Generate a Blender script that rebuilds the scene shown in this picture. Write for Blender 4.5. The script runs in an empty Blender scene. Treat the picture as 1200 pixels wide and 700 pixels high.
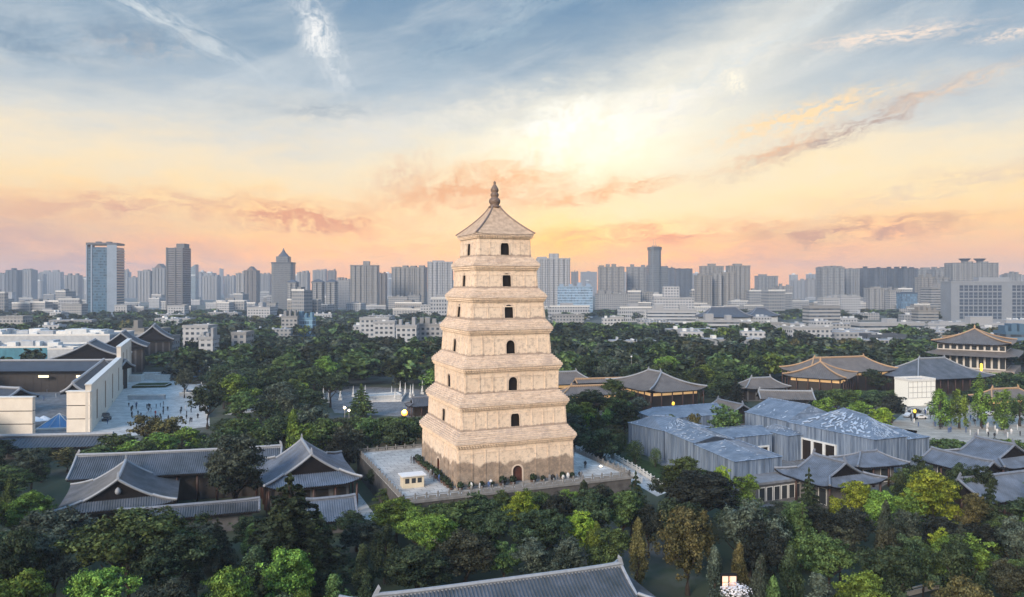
import bpy, math, random
import numpy as np
from mathutils import Vector, Matrix
R = math.radians
S = bpy.context.scene
COL = S.collection
F = 880.0; HV = 334.5; CH = 45.0          # focal length and horizon row of the 1200 x 700 frame, camera height

# ---------------------------------------------------------------- camera
cd = bpy.data.cameras.new('camera'); cam = bpy.data.objects.new('camera', cd); COL.objects.link(cam)
cd.sensor_width = 36; cd.lens = 36*F/1200; cd.shift_y = (HV-350)/1200
cd.clip_start = 1; cd.clip_end = 40000
cam.location = (0, 0, CH); cam.rotation_euler = (R(90), 0, 0)
S.camera = cam
S.view_settings.view_transform = 'Standard'; S.view_settings.look = 'None'
S.view_settings.exposure = 0.3; S.view_settings.gamma = 1; S.view_settings.use_curve_mapping = False
S.cycles.use_denoising = True
try: S.cycles.denoiser = 'OPENIMAGEDENOISE'
except Exception: pass
S.cycles.max_bounces = 5; S.cycles.diffuse_bounces = 3; S.cycles.glossy_bounces = 2
S.cycles.transmission_bounces = 3; S.cycles.transparent_max_bounces = 6; S.cycles.volume_bounces = 0
S.cycles.sample_clamp_indirect = 4

# ---------------------------------------------------------------- node helpers
def lin(c):
    f = lambda v: (v/255)/12.92 if v/255 <= .04045 else ((v/255+.055)/1.055)**2.4
    return (f(c[0]), f(c[1]), f(c[2]), 1)
class NT:
    def __init__(s, tree): s.t = tree; s.n = tree.nodes; s.l = tree.links; s.n.clear()
    def new(s, typ, **kw):
        n = s.n.new(typ)
        for k, v in kw.items(): setattr(n, k, v)
        return n
    def put(s, sock, v):
        if hasattr(v, 'is_output'): s.l.new(v, sock)
        else: sock.default_value = v
    def m(s, op, a, b=None, c=None, clamp=False):
        n = s.new('ShaderNodeMath', operation=op, use_clamp=clamp)
        s.put(n.inputs[0], a)
        if b is not None: s.put(n.inputs[1], b)
        if c is not None: s.put(n.inputs[2], c)
        return n.outputs[0]
    def mix(s, f, a, b, blend='MIX'):
        n = s.new('ShaderNodeMix', data_type='RGBA', blend_type=blend)
        s.put(n.inputs[0], f); s.put(n.inputs[6], a); s.put(n.inputs[7], b)
        return n.outputs[2]
    def ramp(s, f, pts, interp='LINEAR'):
        n = s.new('ShaderNodeValToRGB'); e = n.color_ramp.elements; n.color_ramp.interpolation = interp
        while len(e) < len(pts): e.new(.5)
        for i, (p, c) in enumerate(pts): e[i].position = p; e[i].color = c
        s.put(n.inputs[0], f); return n.outputs[0]
    def noise(s, vec, scale, detail=4, rough=.55, dist=0, dims='3D'):
        n = s.new('ShaderNodeTexNoise', noise_dimensions=dims)
        if vec is not None: s.put(n.inputs['Vector'], vec)
        n.inputs['Scale'].default_value = scale; n.inputs['Detail'].default_value = detail
        n.inputs['Roughness'].default_value = rough; n.inputs['Distortion'].default_value = dist
        return n.outputs[0]
    def sep(s, v):
        n = s.new('ShaderNodeSeparateXYZ'); s.put(n.inputs[0], v); return n.outputs
    def comb(s, x, y, z):
        n = s.new('ShaderNodeCombineXYZ')
        for i, v in enumerate((x, y, z)): s.put(n.inputs[i], v)
        return n.outputs[0]
    def mr(s, v, a, b, c=0, d=1, smooth=False):
        n = s.new('ShaderNodeMapRange', interpolation_type='SMOOTHSTEP' if smooth else 'LINEAR')
        for i, q in enumerate((v, a, b, c, d)): s.put(n.inputs[i], q)
        return n.outputs[0]

# ---------------------------------------------------------------- world: nishita sky under dusk clouds
SUN_EL, SUN_AZ = 24.0, 211.0               # soft low light, from behind and left of the camera (azimuth clockwise from +Y)
W = bpy.data.worlds.new('World'); S.world = W; W.use_nodes = True
n = NT(W.node_tree)
tc = n.new('ShaderNodeTexCoord').outputs['Generated']
x, y, z = n.sep(tc)
D = 57.29578
az = n.m('MULTIPLY', n.m('ARCTAN2', x, y), D)
el = n.m('MULTIPLY', n.m('ARCSINE', z), D)
def pd(u, v):                              # frame pixel -> azimuth, elevation in degrees (only to read the sky off the photo)
    a = math.atan2(u-600, F); e = math.atan2(HV-v, math.hypot(F, u-600))
    return math.degrees(a), math.degrees(e)
# warp field shared by all clouds
wv = n.comb(n.m('MULTIPLY', az, .08), n.m('MULTIPLY', el, .30), 0.0)
w1 = n.m('SUBTRACT', n.noise(wv, 1.3, 6, .6), .5)
w2 = n.m('SUBTRACT', n.noise(n.comb(n.m('MULTIPLY', az, .25), n.m('MULTIPLY', el, .7), 7.3), 1.2, 7, .62), .5)
elw = n.m('ADD', el, n.m('ADD', n.m('MULTIPLY', w1, 7.0), n.m('MULTIPLY', w2, 1.6)))
P = lambda c: lin(c)
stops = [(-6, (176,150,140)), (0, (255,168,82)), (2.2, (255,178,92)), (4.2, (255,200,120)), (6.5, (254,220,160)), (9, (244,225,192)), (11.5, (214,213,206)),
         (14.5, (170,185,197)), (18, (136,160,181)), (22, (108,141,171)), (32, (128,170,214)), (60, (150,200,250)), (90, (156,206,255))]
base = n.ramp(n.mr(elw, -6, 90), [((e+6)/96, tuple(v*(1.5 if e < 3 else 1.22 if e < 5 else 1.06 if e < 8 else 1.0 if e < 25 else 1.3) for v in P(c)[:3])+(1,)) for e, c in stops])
# left side mauve near the horizon
lf = n.m('MULTIPLY', n.mr(az, -14, -34, 0, 1, True), n.mr(el, 9, 2, 0, 1, True))
base = n.mix(n.m('MULTIPLY', lf, .65), base, P((208,172,164)))
lf = n.m('MULTIPLY', n.mr(az, 10, 32, 0, 1, True), n.mr(el, 7, 1, 0, 1, True))
base = n.mix(n.m('MULTIPLY', lf, .6), base, P((226,188,165)))
def blob(u, v, su, sv, rot, warp=1.0, scale=1.0, soft=True, k=1.0):
    """soft streak at a direction; su, sv half lengths in degrees; rot in degrees (rising to the right)"""
    a0, e0 = pd(u, v); c, s_ = math.cos(R(rot)), math.sin(R(rot))
    da = n.m('SUBTRACT', az, a0); de = n.m('ADD', n.m('SUBTRACT', el, e0), n.m('MULTIPLY', w2, warp*3.0))
    p = n.m('ADD', n.m('MULTIPLY', da, c/su), n.m('MULTIPLY', de, s_/su))
    q = n.m('ADD', n.m('MULTIPLY', da, -s_/sv), n.m('MULTIPLY', de, c/sv))
    r2 = n.m('ADD', n.m('MULTIPLY', p, p), n.m('MULTIPLY', q, q))
    g = n.m('EXPONENT', n.m('MULTIPLY', r2, -1.0))
    if not soft:
        nz = n.noise(n.comb(n.m('MULTIPLY', p, 1.6*scale), n.m('MULTIPLY', q, .7*scale), float(u)), 1.5, 8, .65, .4)
        g = n.m('MULTIPLY', g, n.mr(nz, .34, .66, 0, 1.0, True))
    return n.m('MULTIPLY', g, k, clamp=True)
def lay(col, g, c, mode='MIX'): return n.mix(g, col, P(c), mode)
sky = base
# high thin veil, streaked along the diagonal
va = n.comb(n.m('ADD', n.m('MULTIPLY', az, .05), n.m('MULTIPLY', el, .02)), n.m('SUBTRACT', n.m('MULTIPLY', el, .22), n.m('MULTIPLY', az, .075)), 3.0)
veil = n.mr(n.noise(va, 1.4, 9, .6, .5), .46, .74, 0, 1, True)
veil = n.m('MULTIPLY', veil, n.mr(el, 5, 12, 0, .38, True))
veil = n.m('MULTIPLY', veil, n.mr(el, 50, 26, .2, 1, True))
sky = lay(sky, veil, (214,218,218))
sky = lay(sky, blob(800, 95, 16, 3.0, 27, 1.0, False, k=.8), (226,224,214))
sky = lay(sky, blob(700, 170, 14, 4.2, 14, 1.6, k=.62), (255,244,218))
sky = lay(sky, blob(640, 190, 12, 3.2, 8, 1.8, False, k=.8), (255,243,210))
sky = lay(sky, blob(672, 165, 6.0, 2.3, 16, 1.6, 1.0, False, 1.5), (255,255,244))
sky = lay(sky, blob(760, 130, 9.0, 1.5, 27, 1.2, 1.0, False, 1.1), (250,244,232))
sky = lay(sky, blob(650, 140, 3.0, .9, 20, .6, 1.0, False, 1.1), (255,253,245))
sky = lay(sky, blob(850, 235, 18, 2.6, 4, 1, k=.55), (255,236,190))
sky = lay(sky, blob(560, 215, 9, 2.4, 6, 1, k=.5), (253,226,172))
sky = lay(sky, blob(652, 290, 3.6, 1.8, 0, .3, k=1.0), (255,210,84))
sky = lay(sky, blob(440, 255, 12, 1.6, 3, .8, False, k=.5), (253,210,148))
for (u, v, su, sv, rt, k, c) in [(880, 62, 11, .8, 24, .8, (214,220,220)), (820, 120, 7, .5, 30, .9, (236,232,220)), (920, 88, 9, .6, 20, .7, (216,216,212)), (600, 20, 12, 1.2, 28, .5, (176,194,204)),
        (440, 150, 8, 1.4, 8, .6, (226,222,214)), (560, 130, 6, .8, 14, .7, (240,234,220)), (980, 190, 12, 1.2, 6, .6, (250,232,196)), (250, 200, 16, 1.4, 2, .5, (240,222,190))]:
    sky = lay(sky, blob(u, v, su, sv, rt, 1.2, 1.6, False, k), c)
# orange banks low down
for (u, v, su, sv, rt, k, c) in [(545, 224, 6.6, 1.7, 9, 1.25, (238,178,128)), (600, 212, 4.4, 1.1, 4, 1.0, (240,178,126)), (470, 205, 2.5, 1.2, 20, .7, (228,184,152)), (650, 232, 4.2, .8, 9, .8, (240,176,126)),
        (356, 256, 5.2, 1.0, -4, 1.7, (228,158,116)), (150, 240, 9, .9, 3, 1.1, (226,170,136)), (80, 300, 16, 2.0, -5, .9, (206,164,152)),
        (60, 262, 14, 1.1, -3, .5, (214,176,156)), (760, 275, 10, .9, 2, 1.3, (236,160,112)), (1000, 272, 6.5, .8, 4, 1.5, (214,158,124)), (700, 228, 6, .6, 10, 1.2, (240,182,128)),
        (860, 300, 14, 1.2, 1, .8, (240,176,140)), (480, 290, 12, 1.0, 0, .5, (240,172,122)), (1130, 212, 9, .9, 8, .6, (214,186,170))]:
    sky = lay(sky, blob(u, v, su, sv, rt, .9, 1.2, False, k), c)
# the long dark streak at the upper right, with its lit crest
sky = lay(sky, blob(940, 137, 5.4, .8, 13, .6, 1.8, False, 1.6), (253,220,170))
sky = lay(sky, blob(1000, 150, 6.6, .62, 19, .9, 1.6, False, 1.3), (186,164,152))
sky = lay(sky, blob(905, 180, 3.6, .7, 18, .9, 1.6, False, 1.0), (232,186,146))
sky = lay(sky, blob(1110, 106, 4, .5, 15, .7, 1.5, False, .9), (232,204,176))
sky = lay(sky, blob(1040, 43, 4.2, .45, 0, .3, 1.8, False, 1.5), (240,222,206))
sky = lay(sky, blob(1185, 40, 2.0, .3, 2, .3, 1.8, False, 1.1), (236,220,206))
sky = lay(sky, blob(862, 97, .8, .6, -40, .2, 1.5, False, 1.3), (255,246,224))
# cirrus plumes at the upper left
sky = lay(sky, blob(376, 46, 3.2, 1.0, -62, 1.2, 1.3, False, 1.2), (228,230,230))
sky = lay(sky, blob(370, 46, 1.0, 1.0, -30, .8, 1, False, .9), (250,248,244))
sky = lay(sky, blob(190, 22, 6.4, .75, -22, .4, 1.1, False, 1.2), (206,214,218))
sky = lay(sky, blob(165, 55, 3.5, 1.0, 3, .5, 1, False, .6), (206,200,194))
sky = lay(sky, blob(380, 130, 4, .6, 0, .4, 1, False, .8), (160,172,182))
sky = lay(sky, blob(50, 45, 9, 1.8, 8, .6, 1, False, .6), (96,128,156))
sky = lay(sky, blob(682, 182, 7.0, 2.8, 12, 1.2, k=.6), (150,135,95), 'ADD')
sky = lay(sky, blob(650, 285, 8.0, 1.9, 3, .8, k=.8), (180,110,20), 'ADD')
sky = lay(sky, blob(590, 270, 17, 2.6, 2, .8, k=.35), (170,100,20), 'ADD')
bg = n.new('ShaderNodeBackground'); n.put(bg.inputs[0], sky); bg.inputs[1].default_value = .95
st = n.new('ShaderNodeTexSky', sky_type='NISHITA', sun_disc=False, sun_elevation=R(SUN_EL), sun_rotation=R(SUN_AZ), altitude=400, dust_density=2)
b2 = n.new('ShaderNodeBackground'); n.l.new(st.outputs[0], b2.inputs[0]); b2.inputs[1].default_value = .05
ad = n.new('ShaderNodeMixShader'); ad.inputs[0].default_value = .06
n.l.new(bg.outputs[0], ad.inputs[1]); n.l.new(b2.outputs[0], ad.inputs[2])
wo = n.new('ShaderNodeOutputWorld'); n.l.new(ad.outputs[0], wo.inputs[0])
try: W.cycles.sampling_method = 'MANUAL'; W.cycles.sample_map_resolution = 512
except Exception: pass

# ---------------------------------------------------------------- sun
sl = bpy.data.lights.new('sun', 'SUN'); so = bpy.data.objects.new('sun', sl); COL.objects.link(so)
sl.energy = 4.0; sl.angle = R(22); sl.color = (1, .84, .68)
dv = Vector((math.sin(R(SUN_AZ))*math.cos(R(SUN_EL)), math.cos(R(SUN_AZ))*math.cos(R(SUN_EL)), math.sin(R(SUN_EL))))
so.rotation_euler = dv.to_track_quat('Z', 'Y').to_euler(); so.location = dv*400

# ---------------------------------------------------------------- object helpers
def thing(name, label, cat, loc=(0,0,0), rz=0, group=None):
    o = bpy.data.objects.new(name, None); COL.objects.link(o); o.empty_display_size = .5
    o.location = loc; o.rotation_euler = (0, 0, rz); tag(o, label, cat, group); return o
def tag(o, label, cat, group=None, kind=None):
    if label: o['label'] = label
    if cat: o['category'] = cat
    if group: o['group'] = group
    if kind: o['kind'] = kind
    return o
class MB:
    def __init__(s): s.v = []; s.f = []
    def poly(s, pts, faces):
        b = len(s.v); s.v += [tuple(p) for p in pts]; s.f += [tuple(b+i for i in f) for f in faces]; return s
    def box(s, x0, x1, y0, y1, z0, z1):
        return s.poly([(x0,y0,z0),(x1,y0,z0),(x1,y1,z0),(x0,y1,z0),(x0,y0,z1),(x1,y0,z1),(x1,y1,z1),(x0,y1,z1)],
                      [(0,3,2,1),(4,5,6,7),(0,1,5,4),(1,2,6,5),(2,3,7,6),(3,0,4,7)])
    def obox(s, c, hx, hy, z0, z1, yaw=0):
        ca, sa = math.cos(yaw), math.sin(yaw); p = []
        for zz in (z0, z1):
            for a, b in ((-hx,-hy),(hx,-hy),(hx,hy),(-hx,hy)): p.append((c[0]+a*ca-b*sa, c[1]+a*sa+b*ca, zz))
        return s.poly(p, [(0,3,2,1),(4,5,6,7),(0,1,5,4),(1,2,6,5),(2,3,7,6),(3,0,4,7)])
    def prism(s, pts, z0, z1):
        k = len(pts); a = sum(pts[i][0]*pts[(i+1)%k][1]-pts[(i+1)%k][0]*pts[i][1] for i in range(k))
        if a < 0: pts = pts[::-1]
        return s.poly([(p[0],p[1],z0) for p in pts]+[(p[0],p[1],z1) for p in pts],
                      [tuple(range(k))[::-1], tuple(range(k,2*k))]+[(i,(i+1)%k,k+(i+1)%k,k+i) for i in range(k)])
    def tube(s, path, r, seg=6, cap=True):
        path = [Vector(p) for p in path]; b = len(s.v); k = len(path)
        rs = r if hasattr(r, '__len__') else [r]*k
        for i, p in enumerate(path):
            d = (path[min(i+1,k-1)]-path[max(i-1,0)]).normalized()
            a = d.cross(Vector((0,0,1)));  a = a.normalized() if a.length > 1e-3 else Vector((1,0,0)); c = d.cross(a)
            for j in range(seg):
                t = 2*math.pi*j/seg; s.v.append(tuple(p+(a*math.cos(t)+c*math.sin(t))*rs[i]))
        for i in range(k-1):
            for j in range(seg):
                s.f.append((b+i*seg+j, b+i*seg+(j+1)%seg, b+(i+1)*seg+(j+1)%seg, b+(i+1)*seg+j))
        if cap: s.f.append(tuple(b+j for j in range(seg))); s.f.append(tuple(b+(k-1)*seg+j for j in range(seg))[::-1])
        return s
    def lathe(s, prof, seg=16, c=(0,0)):
        b = len(s.v); k = len(prof)
        for r, zz in prof:
            for j in range(seg): t = 2*math.pi*j/seg; s.v.append((c[0]+r*math.cos(t), c[1]+r*math.sin(t), zz))
        for i in range(k-1):
            for j in range(seg): s.f.append((b+i*seg+j, b+i*seg+(j+1)%seg, b+(i+1)*seg+(j+1)%seg, b+(i+1)*seg+j))
        s.f.append(tuple(b+j for j in range(seg))[::-1]); s.f.append(tuple(b+(k-1)*seg+j for j in range(seg)))
        return s
    def build(s, name, mat, parent=None, smooth=False, loc=None):
        me = bpy.data.meshes.new(name); me.from_pydata(s.v, [], s.f); me.update()
        if mat: me.materials.append(mat)
        if smooth: me.polygons.foreach_set('use_smooth', [True]*len(me.polygons))
        o = bpy.data.objects.new(name, me); COL.objects.link(o)
        if parent: o.parent = parent
        if loc: o.location = loc
        return o
def dup(root, loc=None, rz=None, scale=None, label=None):
    def cp(o, par):
        c = o.copy(); COL.objects.link(c)
        if par: c.parent = par
        for ch in CH_[o.name]: cp(ch, c)
        return c
    if root.name not in CH_:
        def reg(o):
            CH_[o.name] = list(o.children)
            for k in o.children: reg(k)
        reg(root)
    r = cp(root, None)
    if loc is not None: r.location = loc
    if rz is not None: r.rotation_euler = (0,0,rz)
    if scale is not None: r.scale = scale
    if label: r['label'] = label
    return r
CH_ = {}
TH = R(22.5); E1 = Vector((math.cos(TH), math.sin(TH))); E2 = Vector((-math.sin(TH), math.cos(TH)))
def px(u, v, z=0.0):
    Y = F*(CH-z)/(v-HV); return ((u-600)/F*Y, Y)
def ux(u, Y): return (u-600)/F*Y
def vz(v, Y): return CH-(v-HV)*Y/F

# ---------------------------------------------------------------- materials
MC = {}
def mat(key, col, rough=.8, nscale=None, namt=.25, metal=0, bump=0, bscale=None, col2=None, emit=None, estr=0, joint=0):
    if key in MC: return MC[key]
    m = bpy.data.materials.new(key); m.use_nodes = True; q = NT(m.node_tree); MC[key] = m
    b = q.new('ShaderNodeBsdfPrincipled'); o = q.new('ShaderNodeOutputMaterial'); q.l.new(b.outputs[0], o.inputs[0])
    c = (*col, 1); t = q.new('ShaderNodeTexCoord').outputs['Object']
    if nscale:
        nz = q.mr(q.noise(t, nscale, 6, .6), .3, .7)
        c2 = (*(col2 or tuple(v*(1-namt) for v in col)), 1)
        c = q.mix(nz, c2, (*[min(1, v*(1+namt*.6)) for v in col], 1))
        c = q.mix(q.mr(q.noise(t, nscale*9, 4, .6), .35, .65, 0, .3), c, c2)
    if joint:
        bt = q.new('ShaderNodeTexBrick'); q.put(bt.inputs[0], t); bt.offset = .5; bt.inputs['Scale'].default_value = 1; bt.inputs['Brick Width'].default_value = joint*1.5; bt.inputs['Row Height'].default_value = joint
        bt.inputs['Mortar Size'].default_value = .07; bt.inputs['Color1'].default_value = (1,1,1,1); bt.inputs['Color2'].default_value = (.80,.80,.80,1); bt.inputs['Mortar'].default_value = (.5,.5,.5,1)
        c = q.mix(1.0, c, bt.outputs[0], 'MULTIPLY')
    q.put(b.inputs['Base Color'], c); b.inputs['Roughness'].default_value = rough; b.inputs['Metallic'].default_value = metal
    if rough >= .8: b.inputs['Specular IOR Level'].default_value = .12
    if bump:
        bn = q.new('ShaderNodeBump'); bn.inputs['Strength'].default_value = bump; bn.inputs['Distance'].default_value = .1
        q.put(bn.inputs['Height'], q.noise(t, bscale or 3, 5)); q.l.new(bn.outputs[0], b.inputs['Normal'])
    if emit: b.inputs['Emission Color'].default_value = (*emit, 1); b.inputs['Emission Strength'].default_value = estr
    return m
def facade(wall, glass=(.05,.065,.085), fh=3.2, bw=3.4, fx=.55, fz=.5, stripe=0, rough=.75):
    """object-space window grid: floors fh high, bays bw wide"""
    key = 'facade_'+'_'.join('%g' % v for v in (*wall, *glass, fh, bw, fx, fz, stripe))
    if key in MC: return MC[key]
    m = bpy.data.materials.new('facade'); m.use_nodes = True; q = NT(m.node_tree); MC[key] = m
    tcn = q.new('ShaderNodeTexCoord'); X, Y_, Z = q.sep(tcn.outputs['Object']); nx, ny, nz = q.sep(tcn.outputs['Normal'])
    sx = q.m('GREATER_THAN', q.m('ABSOLUTE', nx), .5); vert = q.m('LESS_THAN', q.m('ABSOLUTE', nz), .5)
    h = q.m('ADD', q.m('MULTIPLY', X, q.m('SUBTRACT', 1.0, sx)), q.m('MULTIPLY', Y_, sx))
    fr = lambda a, d: q.m('FRACT', q.m('ADD', q.m('DIVIDE', a, d), 500.0))
    a = q.m('LESS_THAN', q.m('ABSOLUTE', q.m('SUBTRACT', fr(h, bw), .5)), fx/2)
    b_ = q.m('LESS_THAN', q.m('ABSOLUTE', q.m('SUBTRACT', fr(Z, fh), .5)), fz/2)
    win = q.m('MULTIPLY', q.m('MULTIPLY', a, b_), vert)
    cell = q.comb(q.m('FLOOR', q.m('DIVIDE', h, bw)), q.m('FLOOR', q.m('DIVIDE', Z, fh)), 0.0)
    wn = q.new('ShaderNodeTexWhiteNoise', noise_dimensions='3D'); q.put(wn.inputs[0], cell)
    gl = q.mix(wn.outputs[0], (*[v*.6 for v in glass], 1), (*[min(1, v*1.9) for v in glass], 1))
    wc = q.mix(q.mr(q.noise(tcn.outputs['Object'], .08, 5, .6), .3, .7, 0, .35), (*wall, 1), (*[v*.7 for v in wall], 1))
    if stripe:   # shade of recessed balcony bays painted as dark strips, every few window bays
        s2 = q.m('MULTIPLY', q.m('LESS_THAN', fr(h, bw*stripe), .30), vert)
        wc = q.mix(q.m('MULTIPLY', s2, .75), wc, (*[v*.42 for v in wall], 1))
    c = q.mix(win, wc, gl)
    p = q.new('ShaderNodeBsdfPrincipled'); o = q.new('ShaderNodeOutputMaterial'); q.l.new(p.outputs[0], o.inputs[0])
    q.put(p.inputs['Base Color'], c); q.put(p.inputs['Roughness'], q.mr(win, 0, 1, rough, .12))
    return m
# ---------------------------------------------------------------- ground, paving (the setting)
def sheet(name, pts, z, m, kind='structure'):
    o = MB().poly([(p[0], p[1], z) for p in pts], [tuple(range(len(pts)))]).build(name, m)
    me = o.data
    if me.polygons and me.polygons[0].normal.z < 0: me.flip_normals()
    tag(o, None, None, None, kind); return o
gm = bpy.data.materials.new('ground_soil_grass'); gm.use_nodes = True; q = NT(gm.node_tree)
p = q.new('ShaderNodeBsdfPrincipled'); o = q.new('ShaderNodeOutputMaterial'); q.l.new(p.outputs[0], o.inputs[0])
t = q.new('ShaderNodeTexCoord').outputs['Object']
c = q.ramp(q.noise(t, .05, 8, .6), [(.3, (.022,.03,.018,1)), (.5, (.035,.05,.022,1)), (.7, (.06,.06,.04,1))])
c = q.mix(q.mr(q.noise(t, .011, 6, .7), .52, .6, 0, 1), c, (.10,.10,.095,1))
X_, Y_, Z_ = q.sep(t)
far = q.mr(Y_, 700, 1200, 0, 1)
c = q.mix(far, c, q.ramp(q.noise(t, .006, 8, .75), [(.4, (.03,.04,.028,1)), (.55, (.09,.10,.09,1)), (.65, (.17,.17,.17,1))]))
q.put(p.inputs['Base Color'], c); p.inputs['Roughness'].default_value = .95
ground = MB().poly([(-3900,-800,0),(3900,-800,0),(3900,4150,0),(-3900,4150,0)], [(0,1,2,3)]).build('ground', gm)
tag(ground, None, None, None, 'structure')
PAVE = mat('pale_paving', (.50,.50,.49), .8, .35, .3, joint=2.4)
PAVE2 = mat('grey_paving', (.22,.22,.225), .85, .5, .4, joint=2)
WARMP = mat('cream_paving', (.42,.39,.34), .85, .3, .3, joint=3)
LAWN = mat('lawn_green', (.03,.055,.018), .95, .6, .5)
EXC = []      # tree-free footprints (cx, cy, yaw, hx, hy)
def exc(cx, cy, yaw, hx, hy): EXC.append((cx, cy, yaw, hx, hy))
EXP = []      # tree-free polygons
def hx_(pts, z=0): return [px(u, v, z) for u, v in pts]
# forecourt on the left, plaza on the right
court = hx_([(104,512),(122,515),(246,500),(243,452),(208,449),(204,436),(148,440),(140,447)])
sheet('forecourt_paving', court, .02, PAVE); EXP.append(court)
plaza = hx_([(1040,500),(1100,524),(1230,540),(1260,486),(1200,478),(1090,472),(1066,478)])
sheet('plaza_paving', plaza, .02, WARMP); EXP.append(plaza)
tcourt = hx_([(392,484),(500,490),(520,474),(490,456),(394,452),(380,462)])
sheet('temple_court_paving', tcourt, .02, PAVE2); EXP.append(tcourt)
bl = px(262, 483); 
tp = hx_([(262,487),(298,483),(306,472),(280,478)]); sheet('garden_path', tp, .024, PAVE); EXP.append(tp)
lp = hx_([(408,588),(420,578),(446,612),(440,626),(424,618)]); sheet('side_path', lp, .024, PAVE); EXP.append(lp)
road = hx_([(1180,470),(1260,476),(1260,440),(1100,430),(880,424),(880,428),(1080,438)])
# left mall inner court
mc = hx_([(0,470),(0,520),(104,512),(140,447),(100,446),(0,452)]); sheet('mall_court_paving', mc, .016, PAVE2); EXP.append(mc)
mus = hx_([(735,520),(860,600),(1010,588),(1060,552),(1075,505),(930,485),(770,482)])
sheet('museum_court_paving', mus, .02, PAVE2)

# ---------------------------------------------------------------- haze
def add_haze(d):
    m = bpy.data.materials.new('haze'); m.use_nodes = True; q = NT(m.node_tree)
    v = q.new('ShaderNodeVolumePrincipled'); v.inputs['Color'].default_value = (.72,.84,1.0,1); v.inputs['Density'].default_value = d
    v.inputs['Anisotropy'].default_value = .1
    o = q.new('ShaderNodeOutputMaterial'); q.l.new(v.outputs[0], o.inputs['Volume'])
    h = MB().box(-4000, 4000, -900, 4200, -1, 160).build('haze', m); tag(h, None, None, None, 'stuff')
    return h
HAZE = add_haze(1.8e-4)
# ---------------------------------------------------------------- pagoda
PC = Vector((-3.76, 162.8)); PZ = 5.2
def brick(name, stain_h=0):
    m = bpy.data.materials.new(name); m.use_nodes = True; q = NT(m.node_tree)
    tcn = q.new('ShaderNodeTexCoord'); t = tcn.outputs['Object']; X, Y_, Z = q.sep(t); nx, ny, nz = q.sep(tcn.outputs['Normal'])
    sx = q.m('GREATER_THAN', q.m('ABSOLUTE', nx), .5)
    h = q.m('ADD', q.m('MULTIPLY', X, q.m('SUBTRACT', 1.0, sx)), q.m('MULTIPLY', Y_, sx))
    uv = q.comb(h, Z, 0.0)
    bt = q.new('ShaderNodeTexBrick'); q.put(bt.inputs[0], uv); bt.inputs['Scale'].default_value = 1.0
    bt.inputs['Brick Width'].default_value = .46; bt.inputs['Row Height'].default_value = .16; bt.inputs['Mortar Size'].default_value = .012
    bt.inputs['Color1'].default_value = (.80,.635,.475,1); bt.inputs['Color2'].default_value = (.72,.555,.405,1); bt.inputs['Mortar'].default_value = (.72,.60,.49,1)
    c = bt.outputs[0]
    c = q.mix(q.mr(q.noise(t, .22, 6, .6), .35, .68, 0, .7, True), c, (.86,.70,.535,1))
    c = q.mix(q.mr(q.noise(t, 1.3, 6, .7), .47, .68, 0, .75, True), c, (.44,.35,.27,1))
    # run-off streaks
    st = q.noise(q.comb(q.m('MULTIPLY', h, 1.7), q.m('MULTIPLY', Z, .16), 4.0), 1.0, 6, .7)
    c = q.mix(q.mr(st, .54, .70, 0, .55, True), c, (.42,.32,.255,1))
    c = q.mix(q.mr(q.noise(q.comb(q.m('MULTIPLY', h, .9), q.m('MULTIPLY', Z, .22), 11.0), 1.0, 5, .65), .56, .74, 0, .4, True), c, (.70,.56,.44,1))
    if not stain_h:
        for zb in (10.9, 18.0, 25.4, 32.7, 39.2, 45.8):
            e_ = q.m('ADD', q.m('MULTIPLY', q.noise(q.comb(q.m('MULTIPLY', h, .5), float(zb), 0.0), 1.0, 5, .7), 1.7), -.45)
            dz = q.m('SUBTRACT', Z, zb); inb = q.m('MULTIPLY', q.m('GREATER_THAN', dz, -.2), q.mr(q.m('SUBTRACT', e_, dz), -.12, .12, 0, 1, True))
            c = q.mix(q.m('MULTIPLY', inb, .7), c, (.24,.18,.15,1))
    if stain_h:
        # bare, weathered lower courses of the first storey: an edge that wanders in bays
        ed = q.m('ADD', q.m('MULTIPLY', q.noise(q.comb(q.m('MULTIPLY', h, .22), 2.0, 0.0), 1.0, 2, .5), 5.2), q.m('MULTIPLY', q.noise(t, 1.1, 6, .7), 1.5))
        ed = q.m('ADD', ed, 1.3)
        k = q.mr(q.m('SUBTRACT', ed, Z), -.25, .35, 0, 1, True)
        dark = q.ramp(q.noise(t, .9, 8, .72), [(.3, (.13,.105,.085,1)), (.48, (.24,.18,.135,1)), (.6, (.36,.27,.2,1)), (.75, (.46,.36,.28,1))])
        c = q.mix(q.m('MULTIPLY', k, .92), c, dark)
        gz = q.m('MULTIPLY', q.mr(q.noise(t, .35, 5, .6), .5, .62, 0, 1, True), q.mr(Z, 3.2, .8, 0, 1))
        c = q.mix(q.m('MULTIPLY', gz, .6), c, (.20,.20,.19,1))
    b = q.new('ShaderNodeBsdfPrincipled'); q.put(b.inputs['Base Color'], c); b.inputs['Roughness'].default_value = .9
    bn = q.new('ShaderNodeBump'); bn.inputs['Strength'].default_value = .5; bn.inputs['Distance'].default_value = .08
    q.put(bn.inputs['Height'], q.m('ADD', bt.outputs[1], q.noise(t, 2.2, 6, .7))); q.l.new(bn.outputs[0], b.inputs['Normal'])
    o = q.new('ShaderNodeOutputMaterial'); q.l.new(b.outputs[0], o.inputs[0]); return m
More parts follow.
